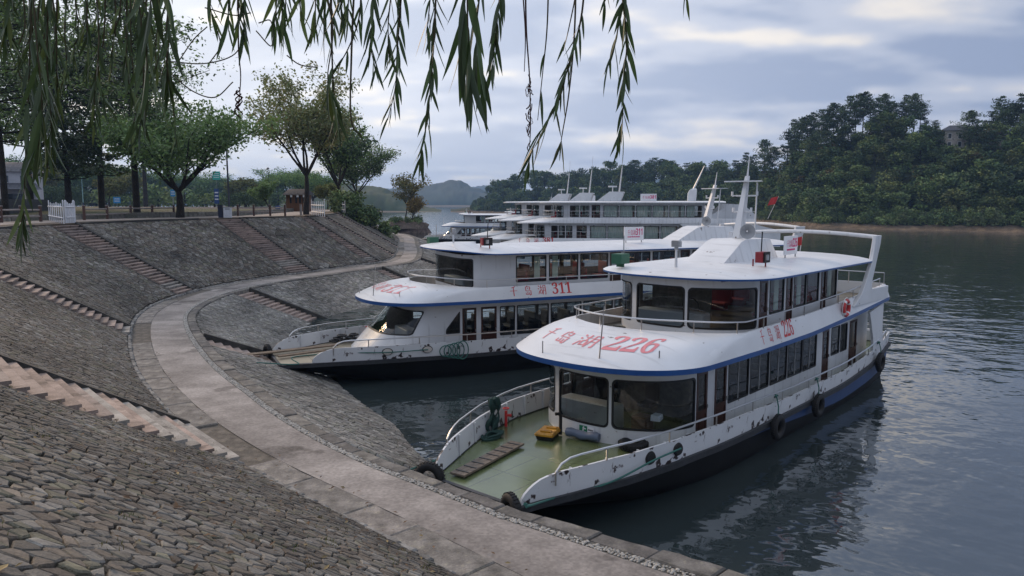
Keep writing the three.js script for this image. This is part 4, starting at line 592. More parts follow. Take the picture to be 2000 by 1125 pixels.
// ---------- three-deck boats ----------
function bigBoat(o) {
  const g = thing('cruise_boat', o.label, 'boat', [o.x, 0, o.z], o.ry, 'boats moored side by side along the far bank'), L = 34, B = 3.7;
  const hb = s => lerpTable([[0, 1.2], [1.5, 2.0], [4, 3.0], [7, 3.6], [26, 3.7], [L, 3.3]], s), S = []; for (let s = 0; s <= L; s += 1) S.push(s);
  const hu = new MB(), ring = s => { const h = hb(s), k = lerpTable([[0, 0.8], [3, 0], [6, -0.5], [L, -0.5]], s); return [V(s, 1.1, h), V(s, mix(k, 1.1, 0.4), h * 0.93), V(s, k, h * 0.6), V(s, k, -h * 0.6), V(s, mix(k, 1.1, 0.4), -h * 0.93), V(s, 1.1, -h)]; };
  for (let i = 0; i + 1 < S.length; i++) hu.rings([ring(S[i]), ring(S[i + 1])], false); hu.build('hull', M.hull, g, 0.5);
  const bw = new MB(), dk = new MB(); for (let i = 0; i + 1 < S.length; i++) { for (const e of [1, -1]) { const t = s => lerpTable([[0, 0.1], [1.2, 0.75], [L, 0.7]], s), r = s => [V(s, 1.08, e * (hb(s) + 0.03)), V(s, 1.1 + t(s), e * (hb(s) + 0.05)), V(s, 1.1 + t(s), e * (hb(s) - 0.03)), V(s, 1.08, e * (hb(s) - 0.05))]; bw.rings([r(S[i]), r(S[i + 1])]); } dk.quad(V(S[i], 1.12, hb(S[i])), V(S[i + 1], 1.12, hb(S[i + 1])), V(S[i + 1], 1.12, -hb(S[i + 1])), V(S[i], 1.12, -hb(S[i]))); }
  bw.build('bulwark', M.white, g, 0.5); dk.build('main_deck', M.deckPale, g, 0.4);
  const deckBand = (name, sR, tip, y0, y1, half, droop) => { const oA = outline(sR, tip + 4.5, tip, half, 28, 8, 2.2), oB = outline(sR, tip + 6.5, tip + 3, half - 0.22, 28, 8, 2.2), a = new MB(), f = new MB(), n = oA.length; const Y = (x, y) => y - droop * smooth(tip + 5, tip, x); for (let i = 0; i + 1 < n; i++) { const p = (k, q, y) => V(q[k][0], Y(q[k][0], y), q[k][1]); a.quad(p(i, oA, y0), p(i, oA, y0 + 0.12), p(i + 1, oA, y0 + 0.12), p(i + 1, oA, y0)); a.quad(p(i, oA, y0 + 0.12), p(i, oB, y1), p(i + 1, oB, y1), p(i + 1, oA, y0 + 0.12)); } for (let i = 0; i < (n - 1) / 2; i++) { const q = (k, y) => V(oA[k][0], Y(oA[k][0], y), oA[k][1]), q2 = (k, y) => V(oB[k][0], y, oB[k][1]); f.quad(q(i, y0), q(i + 1, y0), q(n - 2 - i, y0), q(n - 1 - i, y0)); f.quad(q2(i, y0 + 0.2), q2(i + 1, y0 + 0.2), q2(n - 2 - i, y0 + 0.2), q2(n - 1 - i, y0 + 0.2)); } const m = a.build(name, M.white, g, 0.7); f.build('deck_sheet', M.deckPale, g, 0.4); return oB; };
  const ww = (a, b, y0, y1, n, gap = 0.16) => Array.from({ length: n }, (_, i) => ({ s0: mix(a, b, i / n) + gap / 2, s1: mix(a, b, (i + 1) / n) - gap / 2, y0, y1, r: 0.08 }));
  cabin(g, { half: 3.0, sSide: 7, sFront: 5.4, sRear: 31, y0: 1.1, y1: 3.5, side: ww(8, 30, 1.8, 3.1, 12), front: [{ p0: 1.1, p1: 0.1, y0: 1.7, y1: 3.1 }, { p0: -0.1, p1: -1.1, y0: 1.7, y1: 3.1 }] });
  const b1 = deckBand('deck_band', 33, 3, 3.45, 4.15, B, 0.15);
  cabin(g, { half: 3.05, sSide: 9, sFront: 7, sRear: 25, y0: 3.6, y1: 5.75, side: [...ww(9.2, 11.6, 4.15, 5.45, 3), { s0: 12.0, s1: 13.1, y0: 3.75, y1: 5.5, type: 'door', r: 0.001 }, ...ww(13.4, 24.6, 4.15, 5.45, 6)], front: [{ p0: 1.3, p1: 0.75, y0: 4.0, y1: 5.45 }, { p0: 0.65, p1: 0.05, y0: 4.0, y1: 5.45 }, { p0: -0.05, p1: -0.65, y0: 4.0, y1: 5.45 }, { p0: -0.75, p1: -1.3, y0: 4.0, y1: 5.45 }] });
  const b2 = deckBand('deck_band', 30.5, 5, 5.75, 6.35, B, 0.1);
  cabin(g, { half: 2.9, sSide: 11, sFront: 9.2, sRear: 25.5, y0: 5.9, y1: 7.9, side: [...ww(11.2, 13.4, 6.45, 7.62, 2), { s0: 13.6, s1: 14.5, y0: 6.0, y1: 7.7, type: 'door', r: 0.001 }, ...ww(14.8, 25.2, 6.45, 7.62, 6)], front: [{ p0: 1.3, p1: 0.75, y0: 6.4, y1: 7.62 }, { p0: 0.65, p1: 0.05, y0: 6.4, y1: 7.62 }, { p0: -0.05, p1: -0.65, y0: 6.4, y1: 7.62 }, { p0: -0.75, p1: -1.3, y0: 6.4, y1: 7.62 }] });
  { const oA = outline(27.5, 12, 7.6, 3.75, 28, 8, 2.3), n = oA.length, r = new MB(), f = new MB(); const p = (i, sc, y) => V(oA[i][0] < 12 ? mix(12, oA[i][0], sc) : oA[i][0], y, oA[i][1] * sc); for (let i = 0; i + 1 < n; i++) for (const [a, ya, b, yb] of [[1, 7.9, 1, 8.0], [1, 8.0, 0.9, 8.08], [0.9, 8.08, 0, 8.14]]) r.quad(p(i, a, ya), p(i, b, yb), p(i + 1, b, yb), p(i + 1, a, ya)); for (let i = 0; i < (n - 1) / 2; i++) f.quad(p(i, 1, 7.9), p(i + 1, 1, 7.9), p(n - 2 - i, 1, 7.9), p(n - 1 - i, 1, 7.9)); r.build('roof', M.white, g, 0.8); f.build('roof_soffit', M.white, g); }
  // stern swoops
  for (const e of [1, -1]) { const mk = (pts, z) => { const sh = new THREE.Shape(pts.map(([a, b]) => new THREE.Vector2(a, b))); new MB().geo(new THREE.ExtrudeGeometry(sh, { depth: 0.1, bevelEnabled: false }), new THREE.Matrix4().makeTranslation(0, 0, e * z - 0.05)).build('stern_panel', M.white, g, 0.3); };
    mk([[22.8, 5.8], [24.6, 4.1], [33, 4.1], [33, 5.1], [30.6, 5.7]], B - 0.05); mk([[25.4, 6.3], [26.2, 6.8], [27.0, 7.2], [27.6, 7.85], [29.3, 7.75], [30.4, 6.8], [30.5, 6.3]], B - 0.25); }
  new MB().box(32.9, 4.6, 0, 0.08, 1.0, B * 2 - 0.2).build('stern_panel', M.white, g);
  for (const [b, y] of [[b1, 4.1], [b2, 6.3]]) railing(g, b.filter(q => q[0] < 32).map(([x, z]) => [x, z, y]), 0.75, 0.02, 0.024, 'deck_rail', 1.6, true);
  // wheelhouse top, radar and funnel
  const wd = new MB(); for (const z of [-1.6, 1.5]) { const sh = new THREE.Shape([[14, 8.1], [15.4, 9.15], [17.0, 9.15], [16.6, 8.1]].map(([a, b]) => new THREE.Vector2(a, b))); wd.geo(new THREE.ExtrudeGeometry(sh, { depth: 0.12, bevelEnabled: false }), new THREE.Matrix4().makeTranslation(0, 0, z)); } wd.box(16.2, 9.1, 0, 1.5, 0.08, 3.2); wd.build('radar_deck', M.white, g, 0.3);
  const rd = new MB(); rd.cyl(15.7, 9.1, 0.5, 0.06, 0.05, 0.55, 6); rd.box(15.7, 9.72, 0.5, 0.95, 0.16, 0.16, 0.3); rd.build('radar', M.white, g); const ms = new MB(); ms.tube([V(16.4, 9.1, -0.3), V(16.7, 12.0, -0.3)], [0.09, 0.05], 6); ms.tube([V(16.7, 12, -0.3), V(16.8, 13.6, -0.3)], 0.022, 5); ms.build('radio_mast', M.white, g);
  if (o.num) { const fn = new MB(); fn.rings([[24.0, 0.75, 8.1], [24.05, 0.75, 9.0], [24.2, 0.6, 9.35], [24.4, 0.3, 9.5]].map(([x, w, y]) => [V(x - w * 0.3, y, -w * 0.6), V(x + w * 0.9, y, -w * 0.6), V(x + w * 0.9, y, w * 0.6), V(x - w * 0.3, y, w * 0.6)]), true, true); fn.build('funnel', M.white, g, 0.5); const fm = new MB(); fm.tube([V(24.4, 9.4, 0), V(25.5, 11.9, 0)], [0.12, 0.04], 6); fm.tube([V(25.1, 11.0, -0.4), V(25.1, 11.0, 0.4)], 0.03, 5); fm.build('aft_mast', M.white, g); }
  const bd = new MB(); bd.box(19.6, 8.5, 2.2, 1.7, 0.8, 0.05); const q = bd.build('name_board', M.board, g); if (o.num) { new MB().mb(line(o.num, 0.3, 1.02, 1.2, 1, fontSans), p => V(18.95 + p.x * 0.86, 8.38 + p.y, 2.235)).build('board_lettering', M.pink, q, 0); new MB().mb(line(o.num, 0.46, 2.0, 1.2, 1), p => V(5.6 + p.x, 3.66 + p.y, lerpTable([[5.6, 3.52], [7.2, 3.72], [8, 3.72], [30, 3.72]], 5.6 + p.x) - 0.12 * clamp(p.y / 0.5, 0, 1))).build('lettering', M.red, g, 0); }
  for (let s = 9.4; s < 24; s += 1.4) for (const y of [3.72, 5.98]) for (const e of [1]) { const b = new MB(); b.cbox(s, y + 0.4, e * 2.3, 0.5, 0.2, 0.8, 0.03); b.cbox(s + 0.25, y + 0.75, e * 2.3, 0.1, 0.6, 0.8, 0.03); b.build('chair', M.seatRed, g); }
  for (const y of [4.1, 6.4]) for (const e of [1, -1]) { const mb = new MB(), pts = fine(t => [mix(y > 5 ? 14.9 : 13.5, 24.6, t), 2.78 * e + 0.06 * Math.sin(t * 190)], 0, 1, 150); for (let i = 0; i + 1 < pts.length; i++) if ((i % 25) < 22) mb.quad(V(pts[i][0], y, pts[i][1]), V(pts[i + 1][0], y, pts[i + 1][1]), V(pts[i + 1][0], y + 1.32, pts[i + 1][1]), V(pts[i][0], y + 1.32, pts[i][1])); mb.build('curtains', M.curtain, g, 0.9); }
  return g;
}
bigBoat({ label: 'white three-deck tour boat numbered 381 behind the roof of boat 311', x: -4.3, z: -87.3, ry: -10 * D, num: '381' });
bigBoat({ label: 'white three-deck tour boat moored directly behind boat 381', x: -6.6, z: -97.5, ry: -10 * D });
bigBoat({ label: 'white three-deck tour boat, last of the three before the two farther boats', x: -8.6, z: -108, ry: -10 * D });
for (const [x, z, a, lab] of [[-17.4, -147, -6, 'white two-deck tour boat behind the three-deck boats, bow towards the bank end'], [-9, -176, -6, 'farthest white two-deck tour boat, only its roof and mast showing']]) {
  const c = boat311.clone(); c.name = numbered('tour_boat'); c.position.set(x, 0, z); c.rotation.y = a * D; c.userData = { label: lab, category: 'boat', group: 'boats moored side by side along the far bank' };
  for (const n of ['character', 'figure', 'name_board']) { const r = []; c.traverse(q => { if (q.name === n) r.push(q); }); r.forEach(q => q.parent.remove(q)); }
  scene.add(c);
}
{ const b = thing('small_motorboat', 'tiny dark motorboat on the open water before the wooded point', 'boat', [0, 0, 0]); const p = W(920, 423, 0); b.position.copy(p); const h = new MB(); h.rings([[-2.4, 0.2], [-1.2, 0.8], [0.6, 0.95], [2.2, 0.8]].map(([x, w]) => [V(x, 0.7, -w), V(x, 0.7, w), V(x, -0.1, w * 0.6), V(x, -0.1, -w * 0.6)]), true, true); h.build('hull', M.strake, b); new MB().cbox(0.2, 1.2, 0, 1.6, 1.0, 1.2, 0.1).build('cabin', M.strake, b); }

// ---------- things lying on and hanging from the two near boats ----------
const onBoat = (b, x, y, z) => { b.updateMatrixWorld(true); return b.localToWorld(V(x, y, z)); };
function tyreGeo(R, r) { const mb = new MB(); mb.geo(new THREE.TorusGeometry(R, r, 10, 28)); const t = new MB(); return mb; }
function tyre(label, pos, rot, R = 0.30, r = 0.115) { const g = thing('rubber_tyre', label, 'tyre', pos.toArray(), 0, null); g.rotation.set(...rot); tyreGeo(R, r).build('carcass', M.rubber, g, 0.9); const tr = new MB(); for (let i = 0; i < 30; i++) { const a = i / 30 * 6.283, m = new THREE.Matrix4().makeRotationZ(a); const b = new MB().box(R + r * 0.97, 0, 0, 0.02, 0.035, r * 1.1); tr.mb(b, v => v.applyMatrix4(m)); } tr.build('tread_blocks', M.rubber, g, 0.3); return g; }
const b2 = boat226, sideYaw = 48 * D;
{
  const hang = (s, dy, lab) => { const p = onBoat(b2, s, b2.syf(s) - 0.22 + dy, b2.zcf(s) + b2.hbf(s) + 0.2); tyre(lab, p, [0, sideYaw, 0]); const rp = new MB(); const a = onBoat(b2, s, b2.syf(s) - 0.22 + dy + 0.3, b2.hbf(s) + 0.2), c = onBoat(b2, s + 0.05, b2.syf(s) + b2.btf(s) + 0.24, b2.hbf(s) + 0.09); rp.tube([a, a.clone().lerp(c, 0.5).add(V(0.03, 0, 0.03)), c], 0.022, 6); rp.tube(fine(t => onBoat(b2, s + 0.05 + 0.06 * Math.cos(t * 14), b2.syf(s) + b2.btf(s) + 0.2 + 0.05 * Math.sin(t * 14), b2.hbf(s) + 0.08 + 0.04 * Math.cos(t * 9)), 0, 1, 26), 0.02, 5); tag(rp.build('green_rope', M.rope), lab.replace('black tyre', 'short green rope holding the tyre'), 'rope'); };
  hang(10.7, 0.0, 'black tyre fender below the second lower window of boat 226'); hang(14.2, 0.0, 'black tyre fender below the last paired lower windows of boat 226'); hang(21.6, 0.1, 'black tyre fender hanging below the stern post of boat 226');
  tyre('black tyre fender at the near bow corner of boat 226', onBoat(b2, -0.16, 0.92, b2.zcf(0) + 1.42), [0, sideYaw + 1.2, 0], 0.33, 0.12);
  tyre('black tyre at the bow corner of boat 226 beside the grey gangplank', onBoat(b2, -0.14, 1.02, b2.zcf(0) - 1.42), [0, sideYaw + 2.0, 0], 0.30, 0.12);
  tyre('black tyre lying flat on the green foredeck by the cabin', onBoat(b2, 5.15, b2.syf(5) + 0.10, 1.55), [-Math.PI / 2, 0, 0], 0.30, 0.125);
  // gangplank
  const gp = thing('gangplank', 'grey wooden gangplank with cross battens lying on the green foredeck', 'gangplank'); { const a = onBoat(b2, 0.35, b2.syf(0.3) + 0.06, -0.62), c = onBoat(b2, 3.15, b2.syf(3) + 0.06, -1.05), d = c.clone().sub(a).normalize(), n = V(-d.z, 0, d.x).normalize(), up = V(0, 0.03, 0);
    for (let i = 0; i < 3; i++) { const o = (i - 1) * 0.155, mb = new MB(), q = (p, k, u) => p.clone().addScaledVector(n, o + k * 0.073).addScaledVector(V(0, 1, 0), u * 0.028); mb.hexa([q(a, -1, -1), q(a, 1, -1), q(c, 1, -1), q(c, -1, -1)], [q(a, -1, 1), q(a, 1, 1), q(c, 1, 1), q(c, -1, 1)]); mb.build('plank', M.plank, gp); }
    for (let i = 0; i < 8; i++) { const p = a.clone().lerp(c, (i + 0.6) / 8.2), mb = new MB(), q = (s, k, u) => p.clone().addScaledVector(d, s * 0.02).addScaledVector(n, k * 0.2).add(V(0, 0.03 + u * 0.014, 0)); mb.hexa([q(-1, -1, 0), q(-1, 1, 0), q(1, 1, 0), q(1, -1, 0)], [q(-1, -1, 1), q(-1, 1, 1), q(1, 1, 1), q(1, -1, 1)]); mb.build('batten', M.strake, gp); } }
  const yb = (b, x, z, lab) => { const g = thing('yellow_tub', lab, 'tub', onBoat(b, x, b.syf(x) - 0.02, z).toArray(), b.rotation.y + 0.35); const m = new MB(); m.rings([[0.36, 0.22, 0], [0.40, 0.26, 0.14]].map(([w, d, y]) => [V(-w, y, d), V(w, y, d), V(w, y, -d), V(-w, y, -d)]), true, true); m.build('tub', M.black, g); new MB().cbox(0, 0.18, 0, 0.86, 0.09, 0.58, 0.04).build('lid', M.yellow, g); const k = new MB(); k.box(-0.2, 0.24, 0, 0.16, 0.04, 0.3); k.box(0.2, 0.24, 0.05, 0.16, 0.04, 0.3); k.build('lid_ridges', M.yellow, g); };
  yb(b2, 4.35, -0.9, 'yellow lidded tub with black base on the green foredeck of boat 226'); yb(boat311, 4.6, 0.6, 'yellow lidded tub on the cluttered foredeck of boat 311');
  const vp = new MB(); { const p = onBoat(b2, 4.75, b2.syf(4.7), -0.75); vp.tube([p, p.clone().add(V(0, 0.55, 0)), p.clone().add(V(-0.05, 0.64, 0.02)), p.clone().add(V(-0.16, 0.64, 0.06))], 0.05, 8); } tag(vp.build('vent_pipe', M.black), 'black bent vent pipe behind the yellow tub on the green deck', 'pipe');
  { const t = new MB(), a = onBoat(b2, 4.75, b2.syf(5) + 0.13, -0.5), c = onBoat(b2, 4.9, b2.syf(5) + 0.13, 0.55); t.tube(fine(k => a.clone().lerp(c, k).add(V(0, 0.02 * Math.sin(k * 9), 0)), 0, 1, 8), i => 0.13 + 0.015 * Math.sin(i * 2.1), 12); tag(t.build('rolled_mat', M.tarp, scene, 0.9), 'grey blue rolled mat lying before the cabin on the foredeck', 'mat'); }
  // net and hose on the far rail, hydrant
  { const n = new MB(), r = rng(5); for (let k = 0; k < 7; k++) { const z0 = (r() - 0.5) * 0.3, dx = (r() - 0.5) * 0.3; n.tube(fine(t => onBoat(b2, 3.6 + dx + 0.12 * Math.sin(t * 6 + k), mix(2.15, 1.15, t), b2.zcf(3.6) - b2.hbf(3.6) + 0.14 + 0.1 * Math.abs(Math.sin(t * 4 + k)) + z0 * 0.2), 0, 1, 10), i => 0.05 + 0.03 * Math.sin(i), 6); } for (let k = 0; k < 5; k++) n.tube(fine(t => onBoat(b2, 3.2 + (0.2 + 0.05 * k) * Math.cos(t * 6.28 + k), 1.15 + 0.05 * Math.sin(t * 9 + k), -b2.hbf(3.5) + 0.6 + 0.2 * Math.sin(t * 6.28 + k)), 0, 1, 18), 0.045, 5); tag(n.build('coiled_net', std([0.012, 0.04, 0.034], 0.9), scene, 0.8), 'dark green net and hose hung over the far rail of boat 226', 'net'); }
  for (const [b, x, lab] of [[b2, 4.3, 'red hydrant beside the dark green net on boat 226'], [boat311, 5.0, 'red hydrant by the heap of black hose on boat 311']]) { const p = onBoat(b, x, b.syf(x) - 0.02, b.zcf(x) - b.hbf(x) + 0.25), g = thing('hydrant', lab, 'hydrant', p.toArray()); new MB().cyl(0, 0, 0, 0.045, 0.045, 0.5, 8).build('pipe', M.red, g); const v = new MB(); v.geo(new THREE.TorusGeometry(0.09, 0.02, 6, 12), new THREE.Matrix4().makeRotationX(Math.PI / 2).setPosition(0, 0.58, 0)); v.box(0.1, 0.36, 0, 0.14, 0.07, 0.07); v.build('valve', M.red, g); }
  // life ring
  { const p = onBoat(b2, 17.3, 3.98, 3.2), g = thing('life_ring', 'red and white life ring hung outside the upper rail of boat 226', 'life ring', p.toArray(), sideYaw); new MB().geo(new THREE.TorusGeometry(0.28, 0.075, 10, 26)).build('ring', M.red, g, 0.9); const w = new MB(); for (let i = 0; i < 4; i++) w.geo(new THREE.TorusGeometry(0.28, 0.079, 10, 5, 0.34), new THREE.Matrix4().makeRotationZ(i * Math.PI / 2 + 0.5)); w.build('bands', M.board, g, 0.9); new MB().geo(new THREE.TorusGeometry(0.40, 0.014, 5, 30)).build('grab_line', M.board, g, 0.9); }
  // flags
  const flag = (p, h, lean, lab, w = 0.62, hh = 0.42) => { const g = thing('red_flag', lab, 'flag', p.toArray()); new MB().tube([V(0, 0, 0), V(lean * h, h, 0)], 0.02, 6).build('pole', M.board, g); const f = new MB(), P = (i, j) => V(lean * h * (1 - j * hh / h) - i * w * 0.8, h - j * hh - i * 0.12 * w - 0.05 * i * i, 0.07 * Math.sin(i * 5 + j)); for (let i = 0; i < 8; i++) for (let j = 0; j < 4; j++) { f.quad(P(i / 8, j / 4), P((i + 1) / 8, j / 4), P((i + 1) / 8, (j + 1) / 4), P(i / 8, (j + 1) / 4)); } f.build('cloth', M.red, g, 0.9); };
  flag(WD(1560, 478, 37.0).setY(5.0), 1.35, 0.12, 'small red flag over the stern of boat 226', 0.42, 0.42); flag(WD(1500, 414, 79).setY(6.3), 2.3, 0.45, 'red flag on a leaning pole at the stern of boat 381', 0.95, 0.8);
  { const s = new MB(), p = (x, y, o) => { const q = 4.98 + 0.03; return onBoat(b2, 0, 0, 0); }; }
  // safety sign on the cabin front
  { const g = new THREE.Group(); g.name = 'safety_sign'; b2.add(g); const ph = 0.02, c = 4.95, z = -0.05; new MB().box(c - 0.012, 1.33, z, 0.012, 0.28, 0.28).build('sign_plate', std([0.01, 0.16, 0.08], 0.5), g); new MB().box(c - 0.010, 1.33, z + 0.26, 0.010, 0.28, 0.22).build('text_plate', M.board, g); const q = new MB(); q.box(c - 0.02, 1.36, z, 0.004, 0.13, 0.035, 0, 0); q.box(c - 0.02, 1.39, z + 0.05, 0.004, 0.03, 0.10); q.box(c - 0.02, 1.29, z - 0.04, 0.004, 0.03, 0.10); q.box(c - 0.02, 1.43, z + 0.02, 0.004, 0.04, 0.04); q.build('running_figure', M.board, g); const t = new MB(); for (let i = 0; i < 4; i++) t.box(c - 0.017, 1.38, z + 0.19 + i * 0.045, 0.004, 0.045, 0.03); for (let i = 0; i < 8; i++) t.box(c - 0.017, 1.29, z + 0.18 + i * 0.022, 0.004, 0.02, 0.012); t.build('sign_text', M.black, g); }
  // mooring ropes
  const rope = (pts, r, lab, name = 'mooring_rope') => { const c = new THREE.CatmullRomCurve3(pts); const mb = new MB(); mb.tube(c.getPoints(40), r, 7); return tag(mb.build(name, M.rope, scene, 0.9), lab, 'rope'); };
  rope([W(1028, 990, HW - 0.12).add(V(0, 0, 0)), onBoat(b2, 1.2, 0.98, 2.05), onBoat(b2, 2.4, 1.12, 2.62), onBoat(b2, 3.9, 1.42, 3.02), onBoat(b2, 5.0, 1.47, 3.14)], 0.026, 'green mooring rope from the walkway edge to the port holes of boat 226');
  rope([W(1025, 985, HW - 0.1), onBoat(b2, 0.7, 0.86, 1.75), onBoat(b2, 1.25, 0.95, 2.05)], 0.034, 'thick doubled green rope end beside the near bow tyre of boat 226');
  rope([bank.at(bank.near(W(700, 876, HW)), OUT - 0.7, edgeY(bank.near(W(700, 876, HW))) - 0.05), onBoat(b2, -3.6, 1.0, -2.7).setY(0.95), onBoat(b2, -1.2, 0.9, -1.9).setY(1.05), onBoat(b2, 0.3, 1.3, -1.4)], 0.022, 'knotted green mooring rope slack over the water before the far bow of boat 226');
  { const k = new MB(), p = onBoat(b2, -3.6, 1.0, -2.7).setY(0.95); for (let i = 0; i < 3; i++) k.geo(new THREE.TorusGeometry(0.06, 0.03, 6, 12), new THREE.Matrix4().makeRotationY(i * 1.1).setPosition(p.x + i * 0.03, p.y, p.z)); tag(k.build('rope_knot', M.rope, scene, 0.9), 'green knot tied in the slack rope before the far bow of boat 226', 'rope'); }
  const b3 = boat311; rope([lower(bank.near(W(440, 690, HW)), 1.6, 0.12), lower(bank.near(W(470, 690, HW)), 3.4, 0.5), onBoat(b3, 0.5, 1.3, 1.75), onBoat(b3, 2.5, 1.45, 2.5), onBoat(b3, 4.4, 1.42, 3.05), onBoat(b3, 6.2, 1.42, 3.22)], 0.024, 'green mooring rope from the lower slope along the bulwark of boat 311');
  { const c = new MB(); for (let k = 0; k < 5; k++) c.tube(fine(t => onBoat(b3, 7.0 + 0.2 * k + 0.28 * Math.sin(t * 6.28), 1.30 + 0.42 * Math.cos(t * 6.28) * (0.6 + 0.1 * k), b3.hbf(7) + 0.15 + 0.02 * k), 0, 1, 20), 0.026, 6); tag(c.build('rope_coil', M.rope, scene, 0.9), 'green rope coil hung over the near bulwark of boat 311', 'rope'); }
  const plank = (a, c, w, lab) => { const d = c.clone().sub(a).normalize(), n = V(-d.z, 0, d.x).normalize(), q = (p, k, u) => p.clone().addScaledVector(n, k * w).add(V(0, u * 0.03, 0)), mb = new MB(); mb.hexa([q(a, -1, -1), q(a, 1, -1), q(c, 1, -1), q(c, -1, -1)], [q(a, -1, 1), q(a, 1, 1), q(c, 1, 1), q(c, -1, 1)]); tag(mb.build('boarding_plank', std([0.36, 0.28, 0.2], 0.8, { map: rep(tWood, 1.5) })), lab, 'plank'); };
  plank(onBoat(b3, -1.1, 1.14, -0.5), onBoat(b3, 3.0, 1.24, -0.7), 0.2, 'long pale boarding plank sticking out over the bow of boat 311'); plank(onBoat(b3, 0.1, 1.12, 0.35), onBoat(b3, 2.2, 1.2, 0.25), 0.14, 'short pale plank lying on the bow of boat 311');
  { const r = rng(8), g = new MB(); for (let i = 0; i < 7; i++) g.tube(fine(t => onBoat(b3, 3.1 + i * 0.2 + 0.2 * Math.cos(t * 6.3), 1.2 + 0.12 * (i % 3) + 0.03 * r(), -1.9 + 0.25 * Math.sin(t * 6.3)), 0, 1, 14), 0.05, 6); tag(g.build('hose_heap', M.black, scene, 0.8), 'heap of black hose by the far bulwark of boat 311', 'hose'); }
  const crate = (x, z, w, h, d, m, lab) => { const g = thing('deck_crate', lab, 'crate', onBoat(b3, x, b3.syf(x) - 0.02, z).toArray(), b3.rotation.y + z); new MB().cbox(0, h / 2, 0, w, h, d, 0.03).build('box', m, g); new MB().box(0, h + 0.012, 0, w + 0.03, 0.025, d + 0.03).build('lid', m, g); };
  crate(5.5, -0.2, 0.7, 0.4, 0.5, M.wood, 'brown crate before the raked front window of boat 311'); crate(5.6, 1.2, 0.45, 0.36, 0.4, M.board, 'white box on the foredeck of boat 311 beside the yellow tub'); crate(5.2, 0.6, 0.5, 0.25, 0.5, M.black, 'black box between the yellow tub and the white box of boat 311');
  tyre('black tyre at the bow of boat 311 beside its boarding plank', onBoat(b3, -0.15, 1.05, b3.zcf(0) - 1.4), [0, 2.3, 0], 0.28, 0.11);
}
// ---------- far land: shoreline, hills ----------
const shoreTab = [[880, 640], [930, 592], [1000, 560], [1100, 500], [1200, 450], [1300, 405], [1440, 330], [1500, 282], [1560, 255], [1600, 237], [1700, 226], [1850, 213], [2000, 200], [2200, 190], [2600, 190]];
const ridgeTab = [[890, 1], [925, 4], [960, 11], [1000, 16], [1100, 19], [1200, 20], [1300, 20], [1400, 15], [1450, 12], [1530, 18], [1600, 28], [1700, 33], [1760, 33], [1850, 29], [2000, 26], [2200, 20], [2600, 10]];
function landAt(px, t) { const d = lerpTable(shoreTab, px), dir = ray(px, 395).setY(0).normalize(), p = dir.clone().multiplyScalar(d / -dir.z + t); const R = lerpTable(ridgeTab, px); p.y = t < 0 ? t * 0.25 : t < 9 ? 2.2 * smooth(0, 9, t) * Math.min(1, R / 3) : mix(Math.min(2.2, R * 0.9), R, smooth(9, 60, t)); p.y += t > 3 ? 0.9 * (fbm(p.x * 0.06, p.z * 0.06, 3, 0, 4) - 0.5) : 0.5 * (fbm(p.x * 0.2, p.z * 0.2, 3, 0, 4) - 0.5); return p; }
{
  const mb = new MB(), T = [-8, -2, 0, 1.5, 3, 5, 7, 9, 12, 16, 22, 30, 40, 52, 66, 85, 110, 150]; const X = []; for (let x = 880; x <= 2600; x += 10) X.push(x);
  const G = X.map(x => T.map(t => landAt(x, t + (t > -2 && t < 12 ? 1.5 * (fbm(x * 0.05, 0, 3, 0, 2) - 0.5) * 2 : 0))));
  for (let i = 0; i + 1 < X.length; i++) for (let j = 0; j + 1 < T.length; j++) { const y = (G[i][j].y + G[i + 1][j + 1].y) / 2, n = fbm(X[i] * 0.06, T[j] * 0.3, 3, 0, 6); if (T[j] < 5) mb.color(0.18 + 0.16 * n, 0.135 + 0.11 * n, 0.09 + 0.07 * n); else mb.color(0.028 + 0.02 * n, 0.042 + 0.025 * n, 0.016); mb.quad(G[i][j], G[i + 1][j], G[i + 1][j + 1], G[i][j + 1]); }
  struct(mb.build('wooded_hillside', std([1, 1, 1], 1, { vertexColors: true, map: rep(tMottle, 6), bumpMap: rep(tGrain, 5), bumpScale: 0.3 }), scene, 0.9));
}
function ridge(name, tab, depth, thick, col, seed, sand, bump = 5) {   // distant hills: bumpy tree-covered terrain
  const x0 = tab[0][0], x1 = tab[tab.length - 1][0], nx = Math.ceil((x1 - x0) / 2.2), nt = 16, mb = new MB();
  const pt = (i, j) => { const px = mix(x0, x1, i / nx), t = j === 0 ? 0 : j === 1 ? 0.006 : (j - 1) / (nt - 1), py = lerpTable(tab, px), H = EYE + (395 - py) / FPX * (depth + thick * 0.6), dir = ray(px, 395).setY(0); dir.multiplyScalar(1 / -dir.z); const p = dir.multiplyScalar(depth + thick * t); p.y = Math.max(-1, H * (t < 0.6 ? Math.pow(t / 0.6, 0.7) : 1 - (t - 0.6) * 0.6)); if (t > 0.02) p.y += bump * (fbm(p.x * 0.055, p.z * 0.03, 4, 0, seed) - 0.5) * 2 * smooth(0, 0.15, t); return p; };
  for (let i = 0; i < nx; i++) for (let j = 0; j < nt; j++) { const n = fbm(i * 0.3, j * 0.6, 4, 0, seed + 3); if (j === 0 && sand) mb.color(0.28, 0.22, 0.16); else mb.color(col[0] * (0.6 + 0.8 * n), col[1] * (0.6 + 0.8 * n), col[2] * (0.6 + 0.8 * n)); mb.quad(pt(i, j), pt(i + 1, j), pt(i + 1, j + 1), pt(i, j + 1)); }
  return struct(mb.build(name, std([1, 1, 1], 1, { vertexColors: true }), scene, 0.9));
}
